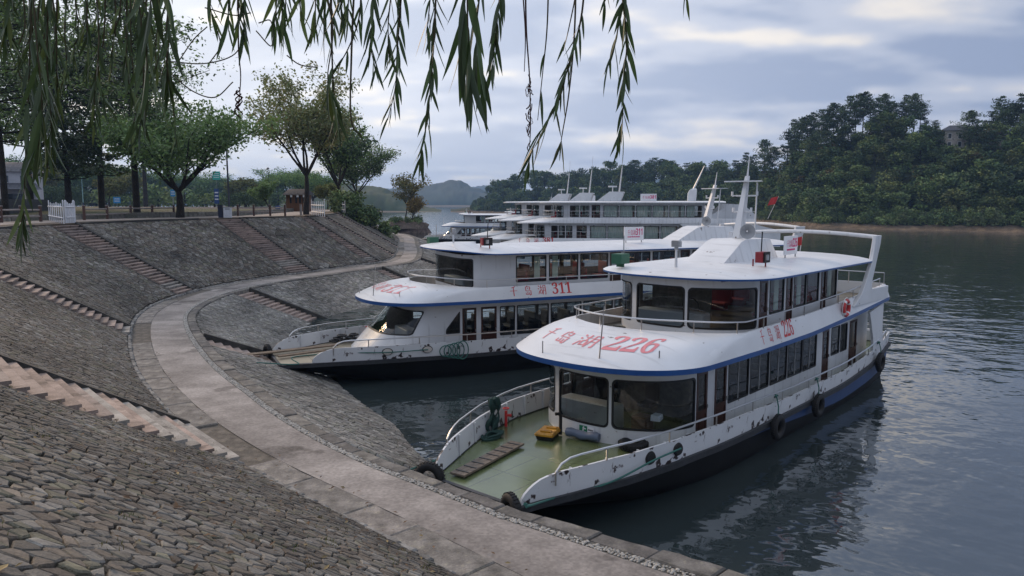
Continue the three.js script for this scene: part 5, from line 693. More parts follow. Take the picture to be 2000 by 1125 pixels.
ridge('far_hill', [[380, 395], [460, 380], [560, 376], [640, 374], [700, 378], [760, 371], [800, 363], [830, 363], [860, 359], [885, 352], [900, 354], [920, 363], [945, 374], [1000, 382], [1100, 384], [1300, 386]], 1480, 420, [0.028, 0.05, 0.04], 31, true, 4);
ridge('far_ridge', [[-200, 372], [100, 376], [300, 366], [360, 360], [420, 352], [470, 356], [540, 366], [640, 372], [900, 366], [960, 362], [1020, 374], [1400, 340], [1430, 330], [1480, 350]], 3000, 700, [0.04, 0.055, 0.03], 37, false, 8);
ridge('wooded_spit', [[470, 395], [520, 376], [600, 366], [680, 360], [730, 366], [770, 374], [800, 388], [818, 402], [840, 407], [862, 412]], 640, 120, [0.032, 0.05, 0.018], 41, true, 5);

// ---------- trees ----------
const leafMat = std([1, 1, 1], 0.85, { vertexColors: true, transmission: 0.42, thickness: 0, side: THREE.DoubleSide });
const leafTone = c => std(c, 0.95, { vertexColors: true, side: THREE.DoubleSide });
const leafFar = leafTone([1, 1, 1]), leafFars = [[0.5, 0.55, 0.6], [0.75, 0.8, 0.8], [1, 1, 1], [1.0, 1.0, 0.85], [0.62, 0.66, 0.6], [0.9, 0.8, 0.7]].map(leafTone), leafLight = [[1, 1, 1], [1, 1, 0.8]].map(leafTone);
const barkMat = std([0.085, 0.066, 0.050], 0.95, { map: rep(tBark, 0.8), bumpMap: rep(tBark, 0.8), bumpScale: 0.03 });
function leaf(mb, p, s, r, flat = 0) { const n = V(r() - 0.5, (r() - 0.5) + flat, r() - 0.5).normalize(), a = V(r() - 0.5, r() - 0.5, r() - 0.5).cross(n).normalize().multiplyScalar(s), b = n.clone().cross(a).multiplyScalar(0.55); const c = p.clone(); mb.quad(c.clone().sub(a), c.clone().add(b), c.clone().add(a), c.clone().sub(b)); }
function tint(mb, cols, r) { const a = cols[Math.floor(r() * cols.length)], k = 0.75 + 0.5 * r(); mb.color(a[0] * k, a[1] * k, a[2] * k); }
function broadleaf(seed, { h = 9, trunk = 0.3, spread = 0.55, forkAt = 0.28, limbs = 5, leaves = 5200, size = 0.16, clump = 0.75, cols, levels = 3, up = 0.75, gaps = 0.25, droop = 0 }) {
  const r = rng(seed), tr = new MB(), cr = new MB(), tips = []; cr.color(1, 1, 1);
  const grow = (p, d, len, rad, lv) => { const n = 5, pts = [p.clone()], rs = [rad]; let q = p.clone(), dd = d.clone(); for (let i = 1; i <= n; i++) { dd.add(V((r() - 0.5) * 0.35, (r() - 0.5) * 0.2 + (lv ? 0.06 : 0), (r() - 0.5) * 0.35)).normalize(); q = q.clone().addScaledVector(dd, len / n); pts.push(q); rs.push(mix(rad, rad * 0.55, i / n)); if (lv >= levels - 1 && i > 1) tips.push(q.clone()); } if (lv === levels - 2 && lv > 0) { tips.push(pts[3].clone(), pts[4].clone()); } tr.tube(pts, rs, lv > 1 ? 5 : 8, lv > 1); if (lv >= levels) return; const k = lv === 0 ? limbs : 3 + Math.floor(r() * 2), a0 = r() * 6.28; for (let i = 0; i < k; i++) { const ang = a0 + i / k * 6.28 + (r() - 0.5), out = lv === 0 ? spread * (0.7 + 0.6 * r()) : 0.55 + 0.5 * r(); const nd = dd.clone().multiplyScalar(up).add(V(Math.cos(ang) * out, 0.25 * r() - droop * lv * 0.2, Math.sin(ang) * out)).normalize(); const st = lv === 0 ? q : pts[2 + Math.floor(r() * (n - 1))]; grow(st, nd, len * (lv === 0 ? (1 - forkAt) / forkAt * 0.52 : 0.62) * (0.8 + 0.4 * r()), rs[n] * (lv === 0 ? 0.72 : 0.7), lv + 1); } };
  grow(V(0, -0.1, 0), V(0, 1, 0), h * forkAt, trunk, 0);
  for (let k = 0; k < leaves; k++) { const t = tips[Math.floor(r() * tips.length)], c = clump * (0.4 + 0.8 * r()), o = V(r() - 0.5, (r() - 0.5) * 0.8, r() - 0.5).normalize().multiplyScalar(c * Math.cbrt(r())); tint(cr, cols, r); leaf(cr, t.clone().add(o), size * (0.6 + 0.8 * r()), r, 0.25); }
  return { trunk: tr.toGeo(0.9), crown: cr.toGeo(0), h };
}
function conifer(seed, { h = 14, trunk = 0.24, bare = 0.42, tiers = 13, reach = 3.0, tuft = 46, size = 0.26, cols, flatTop = 0.5 }) {
  const r = rng(seed), tr = new MB(), cr = new MB(); cr.color(1, 1, 1); let lean = V((r() - 0.5) * 0.8, 0, (r() - 0.5) * 0.8); const ax = t => V(lean.x * t * t, h * t, lean.z * t * t);
  tr.tube(fine(ax, -0.01, 0.97, 7), i => trunk * (1 - i / 7 * 0.8), 7);
  for (let i = 0; i < tiers; i++) { const t = mix(bare, 1, i / (tiers - 1)), p = ax(t), R = reach * (Math.pow(Math.sin(Math.PI * mix(0.18, 0.93, (t - bare) / (1 - bare))), 0.8)) * (0.65 + 0.6 * r()), nb = 3 + Math.floor(r() * 3); for (let b = 0; b < nb; b++) { const a = r() * 6.28, L = R * (0.6 + 0.6 * r()), e = p.clone().add(V(Math.cos(a) * L, L * (0.12 + 0.25 * r()), Math.sin(a) * L)); tr.tube([p, p.clone().lerp(e, 0.5).add(V(0, -0.08 * L, 0)), e], [0.06, 0.045, 0.02], 4, false); for (let k = 0; k < 3; k++) { const c = p.clone().lerp(e, 0.5 + 0.28 * k), cs = (0.5 + 0.28 * L) * (0.7 + 0.5 * r()); for (let q = 0; q < tuft / 3; q++) { tint(cr, cols, r); leaf(cr, c.clone().add(V((r() - 0.5) * 1.7 * cs, (r() - 0.3) * 0.6 * cs, (r() - 0.5) * 1.7 * cs)), size * (0.6 + 0.8 * r()), r, 0.5); } } } }
  return { trunk: tr.toGeo(0.9), crown: cr.toGeo(0), h };
}
function bushy(seed, { h = 7, w = 3.2, n = 15, per = 95, size = 0.34, cols, base = 0.1 }) {   // full crowns of the shore wood
  const r = rng(seed), tr = new MB(), cr = new MB(); cr.color(1, 1, 1); tr.tube([V(0, -0.3, 0), V(0.1, h * 0.5, 0.1), V(0.2, h * 0.85, 0)], [0.2, 0.14, 0.04], 6);
  for (let k = 0; k < n; k++) { const a = r() * 6.28, e = r(), y = mix(base * h, h * 0.86, Math.pow(e, 0.8)), R = w * 0.62 * Math.sqrt(Math.max(0.05, 1 - Math.pow((y / h - 0.45) / 0.62, 2))) * (0.4 + 0.75 * r()), c = V(Math.cos(a) * R, y, Math.sin(a) * R), cs = w * (0.28 + 0.22 * r()); const cc = cols[Math.floor(r() * cols.length)]; for (let q = 0; q < per; q++) { const d = V(r() - 0.5, r() - 0.42, r() - 0.5).normalize(); tint(cr, [cc], r); leaf(cr, c.clone().addScaledVector(d, cs * Math.pow(r(), 0.35)), size * (0.5 + 0.8 * r()), r, 0.3); } if (k % 2) tr.tube([V(0.1, h * 0.35, 0.1), c], [0.07, 0.02], 4, false); }
  return { trunk: tr.toGeo(0.9), crown: cr.toGeo(0), h };
}
function plant(name, label, cat, geo, pos, s, ry, group, mat = leafFar, sx = 1) { const g = thing(name, label, cat, pos.toArray(), ry, group); g.scale.set(s * sx, s, s * sx); mesh('trunk', geo.trunk, barkMat, g); mesh('crown', geo.crown, mat, g); return g; }
const cPine = [[0.081, 0.137, 0.059], [0.059, 0.102, 0.051], [0.094, 0.139, 0.061], [0.081, 0.112, 0.065]], cWood = [[0.100, 0.157, 0.055], [0.081, 0.132, 0.049], [0.137, 0.185, 0.059], [0.112, 0.145, 0.065]], cPale = [[0.177, 0.233, 0.072], [0.193, 0.242, 0.084], [0.145, 0.210, 0.072]], cBrown = [[0.145, 0.112, 0.049], [0.112, 0.096, 0.045]];
const pines = [1, 2, 3, 4].map(i => conifer(600 + i, { h: 14, bare: 0.2 + 0.07 * i, reach: 2.9 + 0.2 * i, cols: cPine, tiers: 12 + i }));
const woods = [[7.5, 3.4, cWood], [8.5, 3.2, cWood], [6.5, 3.8, cWood], [7, 3.2, cPale], [9, 3.4, cWood], [6, 3.0, [...cWood, ...cBrown]]].map(([h, w, cols], i) => bushy(640 + i, { h, w, cols, n: 16 + i }));
const shrubs = [[2.6, 2.4, cWood], [2.2, 2.8, cPale], [3.2, 2.6, cWood]].map(([h, w, cols], i) => bushy(660 + i, { h, w, cols, n: 9, per: 80, size: 0.26, base: 0.02 }));
{
  const r = rng(71);
  // pines on the crest of the hill: [px, py of the top, distance behind the shore]
  const crest = [[1452, 300, 45], [1468, 306, 40], [1490, 268, 50], [1506, 290, 55], [1535, 262, 44], [1548, 240, 52], [1560, 246, 60], [1572, 232, 48], [1585, 226, 56], [1598, 220, 50], [1610, 226, 62], [1622, 208, 52], [1636, 214, 58], [1650, 196, 50], [1664, 204, 62], [1678, 188, 54], [1692, 200, 60], [1706, 198, 50], [1718, 190, 58], [1730, 204, 66], [1752, 206, 56], [1762, 192, 60], [1776, 190, 54], [1788, 206, 62], [1797, 232, 52], [1818, 244, 66], [1886, 222, 44], [1896, 250, 50], [1926, 222, 52], [1940, 196, 50], [1954, 214, 58], [1968, 208, 62], [1982, 192, 52], [1996, 206, 58], [2012, 210, 50], [2040, 220, 55], [2080, 230, 52]];
  for (let i = 0; i < 12; i++) { const px = 1520 + 480 * ((i + r()) / 12); if (px > 1735 && px < 1750 || px > 1822 && px < 1884) continue; crest.push([px, lerpTable([[1520, 300], [1600, 258], [1700, 232], [1800, 250], [1900, 262], [2000, 235]], px) + 22 * (r() - 0.5), 40 + 8 * r()]); }
  crest.forEach(([px, py, t], i) => { const p = landAt(px, t), d = -p.z, top = EYE + (395 - py) / FPX * d; const s = clamp((top - p.y) / 14, 0.45, 1.5); plant('pine_tree', ['tall dark pine', 'tall blue green pine', 'tall mid green pine', 'slender dark pine'][i % 4] + ' with a bare trunk on the crest of the right hill', 'tree', pines[i % 4], p.add(V(0, -0.3, 0)), s, r() * 6.28, 'pines on the crest of the hill', leafFars[[0, 1, 2, 4][i % 4]], Math.min(1.1, 0.85 / Math.sqrt(s) * (0.9 + 0.3 * r()))); });
  // wood covering the slope
  let n = 0; for (let px = 1440; px < 2110; px += 13.5) for (const t of [9.5, 14, 21, 29, 38, 46]) { if (r() < 0.2 || n > 235) continue; const x = px + (r() - 0.5) * 14, tt = t + (r() - 0.5) * 6; if (t > 42 && x > 1828 && x < 1895) continue; const p = landAt(x, Math.max(9, tt)); const k = Math.floor(r() * woods.length), low = t < 12; plant('shore_tree', ['rounded green tree', 'tall green tree', 'low spreading green tree', 'pale yellow green tree', 'tall dark green tree', 'brown tinged tree'][k] + ' in the dense wood covering the right hillside', 'tree', woods[k], p.add(V(0, -0.5, 0)), (low ? 0.62 : 1.1) * (0.7 + 0.6 * r()) * (x > 1900 ? 1.1 : 1), r() * 6.28, 'trees of the right hillside', leafFars[Math.floor(r() * 6)], 1.15); n++; }
  for (let px = 1470; px < 2090; px += 8) { if (r() < 0.15) continue; const p = landAt(px + (r() - 0.5) * 6, 5 + r() * 4); plant('shore_shrub', 'low green shrub above the bare shore of the right hillside', 'shrub', shrubs[Math.floor(r() * 3)], p.add(V(0, -0.3, 0)), 0.8 + 0.6 * r(), r() * 6.28, 'shrubs along the right shore'); }
  // wooded point behind the boats
  n = 0; for (let px = 928; px < 1470; px += 12) for (const t of [10, 20, 32, 48, 64]) { if (r() < 0.12) continue; const x = px + (r() - 0.5) * 13, p = landAt(x, t + (r() - 0.5) * 8); const pine = r() < 0.18 && t > 15; const s = (pine ? 1.02 : 1.55) * (0.8 + 0.35 * r()) * clamp((x - 905) / 60, 0.45, 1) * (t > 40 ? 1.06 : 1); plant(pine ? 'pine_tree' : 'point_tree', pine ? 'dark pine of the wooded point behind the moored boats' : ['rounded dark green tree', 'tall green tree', 'tall narrow dark green tree', 'low spreading green tree'][n % 4] + ' of the wooded point behind the moored boats', 'tree', pine ? pines[n % 4] : woods[[0, 1, 4, 2][n % 4]], p.add(V(0, -0.5, 0)), s, r() * 6.28, 'trees of the wooded point', leafFars[[0, 1, 2, 4][n % 4]], pine ? 1.25 : 1); n++; }
  for (let px = 926; px < 1110; px += 9) { const p = landAt(px, 9 + 3 * r()); plant('shore_shrub', 'low shrub at the bare foot of the wooded point', 'shrub', shrubs[Math.floor(r() * 3)], p.add(V(0, -0.4, 0)), 1.3 + 0.8 * r(), r() * 6.28, 'shrubs along the wooded point'); }
}
// villas on the hill
function villa(px, t, w, h, label, ry) {
  const p = landAt(px, t), g = thing('villa', label, 'house', [p.x, p.y - 1.0, p.z], ry), wm = std([0.80, 0.74, 0.66], 0.9, { map: rep(tPatch, 6) }), rm = std([0.10, 0.105, 0.125], 0.8, { map: rep(tMottle, 2) });
  new MB().box(0, h / 2, 0, w, h, 7).build('wall', wm, g); new MB().box(-w / 2 - 2.2, h * 0.36, 0.6, 4.4, h * 0.72, 6).build('wing', wm, g);
  const rf = (x, y, W2, Dp, H) => { const m = new MB(), e = 0.7, a = V(x - W2 / 2 - e, y, Dp / 2 + e), b = V(x + W2 / 2 + e, y, Dp / 2 + e), c = V(x + W2 / 2 + e, y, -Dp / 2 - e), d = V(x - W2 / 2 - e, y, -Dp / 2 - e), r1 = V(x - W2 * 0.25, y + H, 0), r2 = V(x + W2 * 0.25, y + H, 0); m.quad(a, b, r2, r1); m.quad(c, d, r1, r2); m.tri(b, c, r2); m.tri(d, a, r1); m.quad(a, d, c, b); return m.build('roof', rm, g, 0.2); };
  const r0 = rf(0, h, w, 7, 2.0); rf(-w / 2 - 2.2, h * 0.72, 4.4, 6, 1.3); new MB().box(w * 0.2, h + 1.5, -0.5, 0.8, 1.4, 0.8).build('chimney', wm, r0);
  const n = Math.floor(w / 2.4); for (let i = 0; i < n; i++) for (const y of [h * 0.28, h * 0.72]) { const x = -w / 2 + (i + 0.5) * w / n, f = new MB(); f.box(x, y, 3.53, 1.15, h * 0.3, 0.08); const q = f.build('window', M.board, g); new MB().box(x, y, 3.58, 0.9, h * 0.25, 0.04).build('pane', std([0.02, 0.025, 0.03], 0.1), q); }
}
villa(1860, 50, 9, 6.2, 'pale two-storey villa with a blue grey hipped roof among the pines', -0.25); villa(1978, 50, 8, 6.0, 'pale villa with dark roof half hidden by the tall pines', -0.3);
// islet before the end of the bank
{
  const c = W(792, 455, 0), g = struct(new THREE.Group()); g.name = 'rock_islet'; g.userData.label = 'small rocky islet off the end of the bank'; g.position.copy(c); scene.add(g);
  const mb = new MB(), N = 20, ringR = (R, y, k) => Array.from({ length: N }, (_, i) => { const a = -i / N * 6.283, q = R * (0.8 + 0.45 * fbm(Math.cos(a) * 2 + 5 + k, Math.sin(a) * 2 + 5, 3, 0, 51)); return V(Math.cos(a) * q * 1.15, y + 0.4 * (fbm(i * 0.7, k, 2, 0, 53) - 0.5), Math.sin(a) * q); }); mb.color(1, 1, 1); const cs = [[0.20, 0.15, 0.12], [0.16, 0.11, 0.09], [0.24, 0.19, 0.15]]; const RR = [[5.6, -0.6], [5.2, 0.6], [5.3, 1.3], [4.8, 2.2], [4.2, 2.8], [2, 3.2]].map(([R, y], k) => ringR(R, y, k)); for (let i = 0; i + 1 < RR.length; i++) { mb.color(...cs[i % 3]); mb.rings([RR[i], RR[i + 1]]); } mb.color(0.03, 0.05, 0.02); for (let i = 0; i < N; i++) mb.tri(RR[5][i], RR[5][(i + 1) % N], V(0, 3.3, 0)); mb.build('rock', std([1, 1, 1], 1, { vertexColors: true, map: rep(tMottle, 3), bumpMap: rep(tGrain, 2), bumpScale: 0.1 }), g, 0.3);
  const r = rng(12); for (let i = 0; i < 9; i++) { const a = i / 9 * 6.28; plant('islet_shrub', 'dark shrub covering the top of the small rocky islet', 'shrub', shrubs[i % 3], c.clone().add(V(Math.cos(a) * 3.6, 2.2, Math.sin(a) * 3.2)), 0.55 + 0.3 * r(), r() * 6, 'shrubs on the islet'); }
  const ta = broadleaf(91, { h: 12, trunk: 0.22, cols: [[0.17, 0.16, 0.05], [0.14, 0.15, 0.055], [0.20, 0.155, 0.045]], leaves: 3000, size: 0.26, clump: 1.2, forkAt: 0.35, spread: 0.6 }), tb = broadleaf(92, { h: 6.5, trunk: 0.2, cols: [[0.28, 0.18, 0.035], [0.23, 0.16, 0.04], [0.18, 0.14, 0.04]], leaves: 2000, size: 0.24, clump: 1.0, forkAt: 0.3 });
  plant('islet_tree', 'tall olive green tree on the small rocky islet', 'tree', ta, c.clone().add(V(-0.4, 3, -1.5)), 1, 1, null, leafFar); plant('islet_tree', 'short leaning yellow brown tree on the small rocky islet', 'tree', tb, c.clone().add(V(1.8, 2.8, 1)), 1, 2, null, leafFar).rotation.z = -0.14;
}
// ---------- trees of the promenade ----------
const ground = (px, py) => W(px, py, HP);
const cLeafA = [[0.130, 0.227, 0.061], [0.163, 0.269, 0.073], [0.114, 0.195, 0.059], [0.204, 0.293, 0.081]], cLeafB = [[0.244, 0.269, 0.090], [0.204, 0.236, 0.085], [0.269, 0.244, 0.098], [0.163, 0.211, 0.077]], cLeafY = [[0.16, 0.17, 0.035], [0.13, 0.15, 0.035], [0.18, 0.165, 0.04]], cDark = [[0.055, 0.09, 0.034], [0.075, 0.115, 0.042], [0.046, 0.078, 0.032]];
function parkTree(label, px, py, geo, heightPx, sx = 1, ry = 0, group = null, mat = leafMat) { const p = ground(px, py), d = -p.z, s = heightPx * d / FPX / geo.h; return plant('park_tree', label, 'tree', geo, p, s, ry, group, mat, sx); }
const gMaple = broadleaf(701, { h: 10, trunk: 0.34, forkAt: 0.21, spread: 0.95, limbs: 7, leaves: 17000, size: 0.13, clump: 1.05, cols: cLeafA, up: 0.62 });
const gTall = broadleaf(702, { h: 12, trunk: 0.26, forkAt: 0.26, spread: 0.6, limbs: 6, leaves: 10500, size: 0.125, clump: 0.9, cols: cLeafB, up: 0.9, levels: 3 });
const gTall2 = broadleaf(703, { h: 12, trunk: 0.26, forkAt: 0.22, spread: 0.7, limbs: 6, leaves: 13000, size: 0.15, clump: 1.05, cols: [...cDark, ...cLeafA], up: 0.85 });
const gRound = broadleaf(704, { h: 5, trunk: 0.12, forkAt: 0.3, spread: 0.8, limbs: 6, leaves: 6000, size: 0.12, clump: 0.6, cols: cLeafA, levels: 2 });
const gYellow = broadleaf(705, { h: 7, trunk: 0.16, forkAt: 0.3, spread: 0.8, limbs: 5, leaves: 7000, size: 0.18, clump: 0.95, cols: cLeafY, levels: 2 });
const gPineA = conifer(706, { h: 17, trunk: 0.32, bare: 0.34, tiers: 20, reach: 5.4, tuft: 150, size: 0.16, cols: [...cLeafA, ...cDark] });
const gPineB = conifer(707, { h: 15, trunk: 0.34, bare: 0.22, tiers: 18, reach: 4.4, tuft: 160, size: 0.19, cols: cDark });
parkTree('broad leafy tree with a forked trunk beside the first flight of stairs', 352, 425, gMaple, 262, 1.0, 0.7);
parkTree('tall airy tree with thin upright limbs beside the wooden kiosk', 598, 419, gTall, 292, 1.0, 1.6);
parkTree('dark full tree standing behind the tall airy tree by the kiosk', 662, 413, gTall2, 232, 1.0, 2.2);
parkTree('dense dark tree overhanging the far end of the bank', 702, 410, gTall2, 140, 1.1, 4.0);
parkTree('tall pine with a straight trunk just left of the forked tree', 268, 424, gPineA, 400, 0.95, 0.4);
parkTree('dark conifer behind the first white picket gate', 136, 418, gPineB, 300, 1.0, 1.1);
parkTree('tall pine at the left behind the dark stairs', 12, 425, gPineA, 430, 0.85, 2.4);
parkTree('pale pine trunk with whitewashed foot behind the straight pine', 285, 404, gPineA, 300, 0.8, 5.0);
parkTree('feathery green conifer between the dark conifer and the straight pine', 200, 416, gPineB, 330, 0.9, 3.3);
parkTree('feathery green conifer beside the left pine', 62, 418, gPineA, 380, 0.9, 5.5);
parkTree('small round topped tree left of the wooden kiosk', 527, 410, gRound, 68, 1.0, 0.3);
for (const [px, py, h, i] of [[245, 402, 78, 0], [215, 404, 70, 1], [468, 402, 60, 2], [486, 402, 66, 3], [92, 402, 90, 4], [640, 408, 60, 5]]) parkTree('yellow green tree at the back of the promenade lawn', px, py, gYellow, h, 1.2, i, 'yellow green trees behind the lawn', leafFar);
for (const [px, py, h, i] of [[180, 401, 95, 0], [300, 400, 70, 1], [395, 400, 76, 2], [430, 400, 60, 3], [560, 401, 85, 4], [60, 401, 110, 5], [20, 401, 90, 6], [335, 400, 64, 7], [610, 403, 80, 8], [150, 401, 90, 9], [215, 400, 84, 10], [260, 400, 80, 11], [505, 401, 62, 12], [100, 401, 100, 13]]) parkTree('hazy dark tree in the row behind the promenade', px, py, i % 2 ? gTall2 : gMaple, h, 1.5, i * 2, 'trees in the row behind the promenade', leafFar);
{ const r = rng(29); for (let i = 0; i < 34; i++) { const px = -20 + 580 * (i + r()) / 34; const p = ground(px, 400.6 + 1.6 * r()); plant('lawn_bush', ['loose dark bush', 'loose yellow green bush', 'tall loose bush'][i % 3] + ' in the planting behind the promenade lawn', 'shrub', shrubs[i % 3], p, (20 + 18 * r()) * -p.z / FPX / shrubs[i % 3].h, r() * 6, 'bushes behind the lawn', leafFars[2 + i % 2]); } }
// clipped shrubs
const gBall = (() => { const r = rng(33), tr = new MB(), cr = new MB(); cr.color(1, 1, 1); for (let i = 0; i < 4; i++) tr.tube([V(0, -0.1, 0), V((r() - 0.5) * 0.6, 0.8, (r() - 0.5) * 0.6)], [0.06, 0.03], 5); for (let i = 0; i < 4200; i++) { const d = V(r() - 0.5, r() * 0.62 - 0.12, r() - 0.5).normalize(), k = Math.pow(r(), 0.25) * (0.93 + 0.14 * fbm(d.x * 4 + 9, d.z * 4 + d.y * 3 + 9, 3, 0, 5)); tint(cr, cDark, r); leaf(cr, V(d.x * 1.5 * k, 0.65 + d.y * 1.05 * k, d.z * 1.5 * k), 0.065 * (0.6 + 0.8 * r()), r, 0.2); } return { trunk: tr.toGeo(0.9), crown: cr.toGeo(0), h: 1.75 }; })();
[[104, 404, 42, 1.0, 'large clipped dome shrub behind the first white picket gate'], [142, 403, 40, 0.9, 'clipped dome shrub beside the dark conifer trunk'], [70, 404, 32, 1.1, 'clipped dome shrub next to the dark stairs'], [312, 398, 20, 1.3, 'low clipped dome shrub behind the forked tree'], [332, 398, 21, 1.1, 'low clipped dome shrub beside the small blue sign'], [372, 398, 19, 1.3, 'low clipped dome shrub right of the forked tree'], [480, 405, 32, 1.35, 'flat topped clipped shrub on thin stems right of the dark pole'], [500, 404, 24, 1.0, 'small clipped shrub touching the flat topped shrub']].forEach(([px, py, h, sx, lab], i) => { const p = ground(px, py), s = h * -p.z / FPX / 1.75; plant('clipped_shrub', lab, 'shrub', gBall, p, s, i, 'clipped shrubs of the promenade', leafFar, sx); });
// bushes over the end of the bank
{ const r = rng(19); for (let i = 0; i < 20; i++) { const px = 665 + r() * 85, k = (px - 665) / 85, p = ground(px, 414).add(V(0, -0.3 - 4.5 * k * k, -6 + r() * 12)); plant('bank_bush', 'wild bush covering the far end of the bank', 'shrub', [shrubs[0], shrubs[2], woods[5]][i % 3], p, (i % 3 === 2 ? 0.34 : 0.8) * (0.8 + 0.5 * r()), r() * 6, 'bushes at the end of the bank'); } }
// ---------- fence, gates ----------
const fencePost = std([0.20, 0.115, 0.095], 0.8, { map: rep(tWood, 1) }), fenceRail = std([0.60, 0.56, 0.55], 0.75, { map: rep(tWood, 1) }), pale = std([0.72, 0.73, 0.76], 0.6, { map: rep(tPaint, 2) });
function fence(posts, label, h = 1.12) { const t = thing('post_and_rail_fence', label, 'fence'); const P = posts.map(([a, b]) => ground(a, b)); P.forEach(p => { const m = new MB(); m.cbox(p.x, HP + h / 2, p.z, 0.17, h, 0.17, 0.02); const q = m.build('post', fencePost, t); new MB().cbox(p.x, HP + h + 0.025, p.z, 0.2, 0.05, 0.2, 0.015).build('post_cap', fenceRail, q); }); for (let i = 0; i + 1 < P.length; i++) for (const y of [0.42, 0.86]) { const a = P[i].clone().setY(HP + y), b = P[i + 1].clone().setY(HP + y + (i % 2 ? 0.02 : -0.02)); new MB().tube([a, b], 0.065, 6).build('rail', fenceRail, t, 0.8); } return t; }
fence([[-45, 437], [3, 435], [42, 434], [80, 433]], 'red brown post and rail fence before the dark stairs');
fence([[165, 430], [210, 428], [256, 426], [298, 425], [340, 424]], 'red brown post and rail fence from the first picket gate to the forked tree');
fence([[465, 422], [496, 422], [528, 422], [557, 422]], 'red brown post and rail fence right of the litter bins');
{ const g = thing('wooden_post', 'lone pale post before the kiosk doorway', 'post', ground(588, 421).toArray()); new MB().cbox(0, 0.56, 0, 0.2, 1.12, 0.2, 0.02).build('shaft', fenceRail, g); new MB().cbox(0, 1.15, 0, 0.23, 0.05, 0.23, 0.01).build('cap', fenceRail, g); }
function gate(a, b, n, label, h = 1.55) { const t = thing('picket_gate', label, 'gate'), A = ground(...a), B = ground(...b), d = B.clone().sub(A), L = d.length(), ry = Math.atan2(-d.z, d.x); for (let i = 0; i < n; i++) { const p = A.clone().lerp(B, i / (n - 1)), e = i === 0 || i === n - 1, w = e ? 0.17 : 0.10, hh = e ? h : h * (0.88 + 0.03 * Math.sin(i * 2)); const m = new MB(), q = (x, y, z) => V(x, y, z).applyAxisAngle(V(0, 1, 0), ry).add(V(p.x, HP, p.z)); m.hexa([q(-w / 2, 0.03, 0.03), q(w / 2, 0.03, 0.03), q(w / 2, 0.03, -0.03), q(-w / 2, 0.03, -0.03)], [q(-w / 2, hh - 0.08, 0.03), q(w / 2, hh - 0.08, 0.03), q(w / 2, hh - 0.08, -0.03), q(-w / 2, hh - 0.08, -0.03)]); m.rings([[q(-w / 2, hh - 0.08, 0.03), q(w / 2, hh - 0.08, 0.03), q(w / 2, hh - 0.08, -0.03), q(-w / 2, hh - 0.08, -0.03)], [q(-0.01, hh, 0.02), q(0.01, hh, 0.02), q(0.01, hh, -0.02), q(-0.01, hh, -0.02)]]); m.build(e ? 'gate_post' : 'picket', pale, t); } const off = V(d.z, 0, -d.x).normalize().multiplyScalar(-0.05); for (const y of [0.4, 1.1]) new MB().tube([A.clone().setY(HP + y).add(off), B.clone().setY(HP + y).add(off)], 0.04, 4).build('rail', pale, t); return t; }
gate([97, 431], [125, 438], 8, 'white picket gate leaf at the third flight of stairs, nearer the dark stairs'); gate([130, 436.5], [146, 436], 5, 'white picket gate leaf at the third flight of stairs, nearer the conifer');
gate([609, 420], [634, 424], 8, 'white picket gate beside the tall airy tree', 1.7); gate([660, 414], [674, 416], 5, 'small white picket gate at the far end of the promenade', 1.6);
// ---------- bins, poles, signs ----------
{ const p = ground(445, 425), g = thing('litter_bin', 'white litter bin with pale side beside the second flight of stairs', 'litter bin', p.toArray(), 0.3); new MB().cbox(0, 0.47, 0, 0.72, 0.94, 0.5, 0.02).build('body', pale, g); new MB().cbox(0, 0.96, 0, 0.78, 0.05, 0.56, 0.01).build('lid', fenceRail, g); new MB().box(0, 0.78, 0.252, 0.4, 0.16, 0.01).build('opening', M.grey, g); }
{ const p = ground(432, 425), g = thing('litter_bin', 'narrow dark navy litter bin leaning beside the white bin', 'litter bin', p.toArray(), 0.2); const b = new MB().cbox(0, 0.56, 0, 0.42, 1.12, 0.42, 0.02).build('body', std([0.012, 0.016, 0.04], 0.5), g); new MB().cbox(0, 1.14, 0, 0.46, 0.05, 0.46, 0.01).build('lid', M.black, g); new MB().box(0, 0.9, 0.215, 0.26, 0.12, 0.01).build('opening', M.black, g); g.rotation.z = 0.04; }
{ const p = ground(448, 408), d = -p.z, h = 125 * d / FPX, g = thing('lamp_pole', 'dark thick lamp pole rising behind the litter bins', 'lamp post', p.toArray()); new MB().tube([V(0, 0, 0), V(-0.05, h * 0.5, 0), V(-0.12, h, 0)], [0.24, 0.19, 0.14], 10).build('shaft', M.strake, g, 0.9); new MB().cyl(0, 0, 0, 0.34, 0.28, 0.25, 10).build('base', M.strake, g); new MB().tube([V(-0.1, h * 0.98, 0), V(1.2, h * 1.01, 0.2)], 0.05, 6).build('arm', M.strake, g); new MB().cbox(1.4, h * 1.01, 0.23, 0.5, 0.1, 0.24, 0.03).build('lantern', M.grey, g); }
{ const p = ground(163, 405), d = -p.z, g = thing('teal_pole', 'pale teal pole with dark lower half behind the fence', 'pole', p.toArray()); new MB().cyl(0, 0, 0, 0.16, 0.14, 1.3, 8).build('foot', std([0.012, 0.02, 0.06], 0.5), g); new MB().cyl(0, 1.3, 0, 0.12, 0.07, 58 * d / FPX - 1.3, 8).build('shaft', std([0.25, 0.42, 0.42], 0.6), g); }
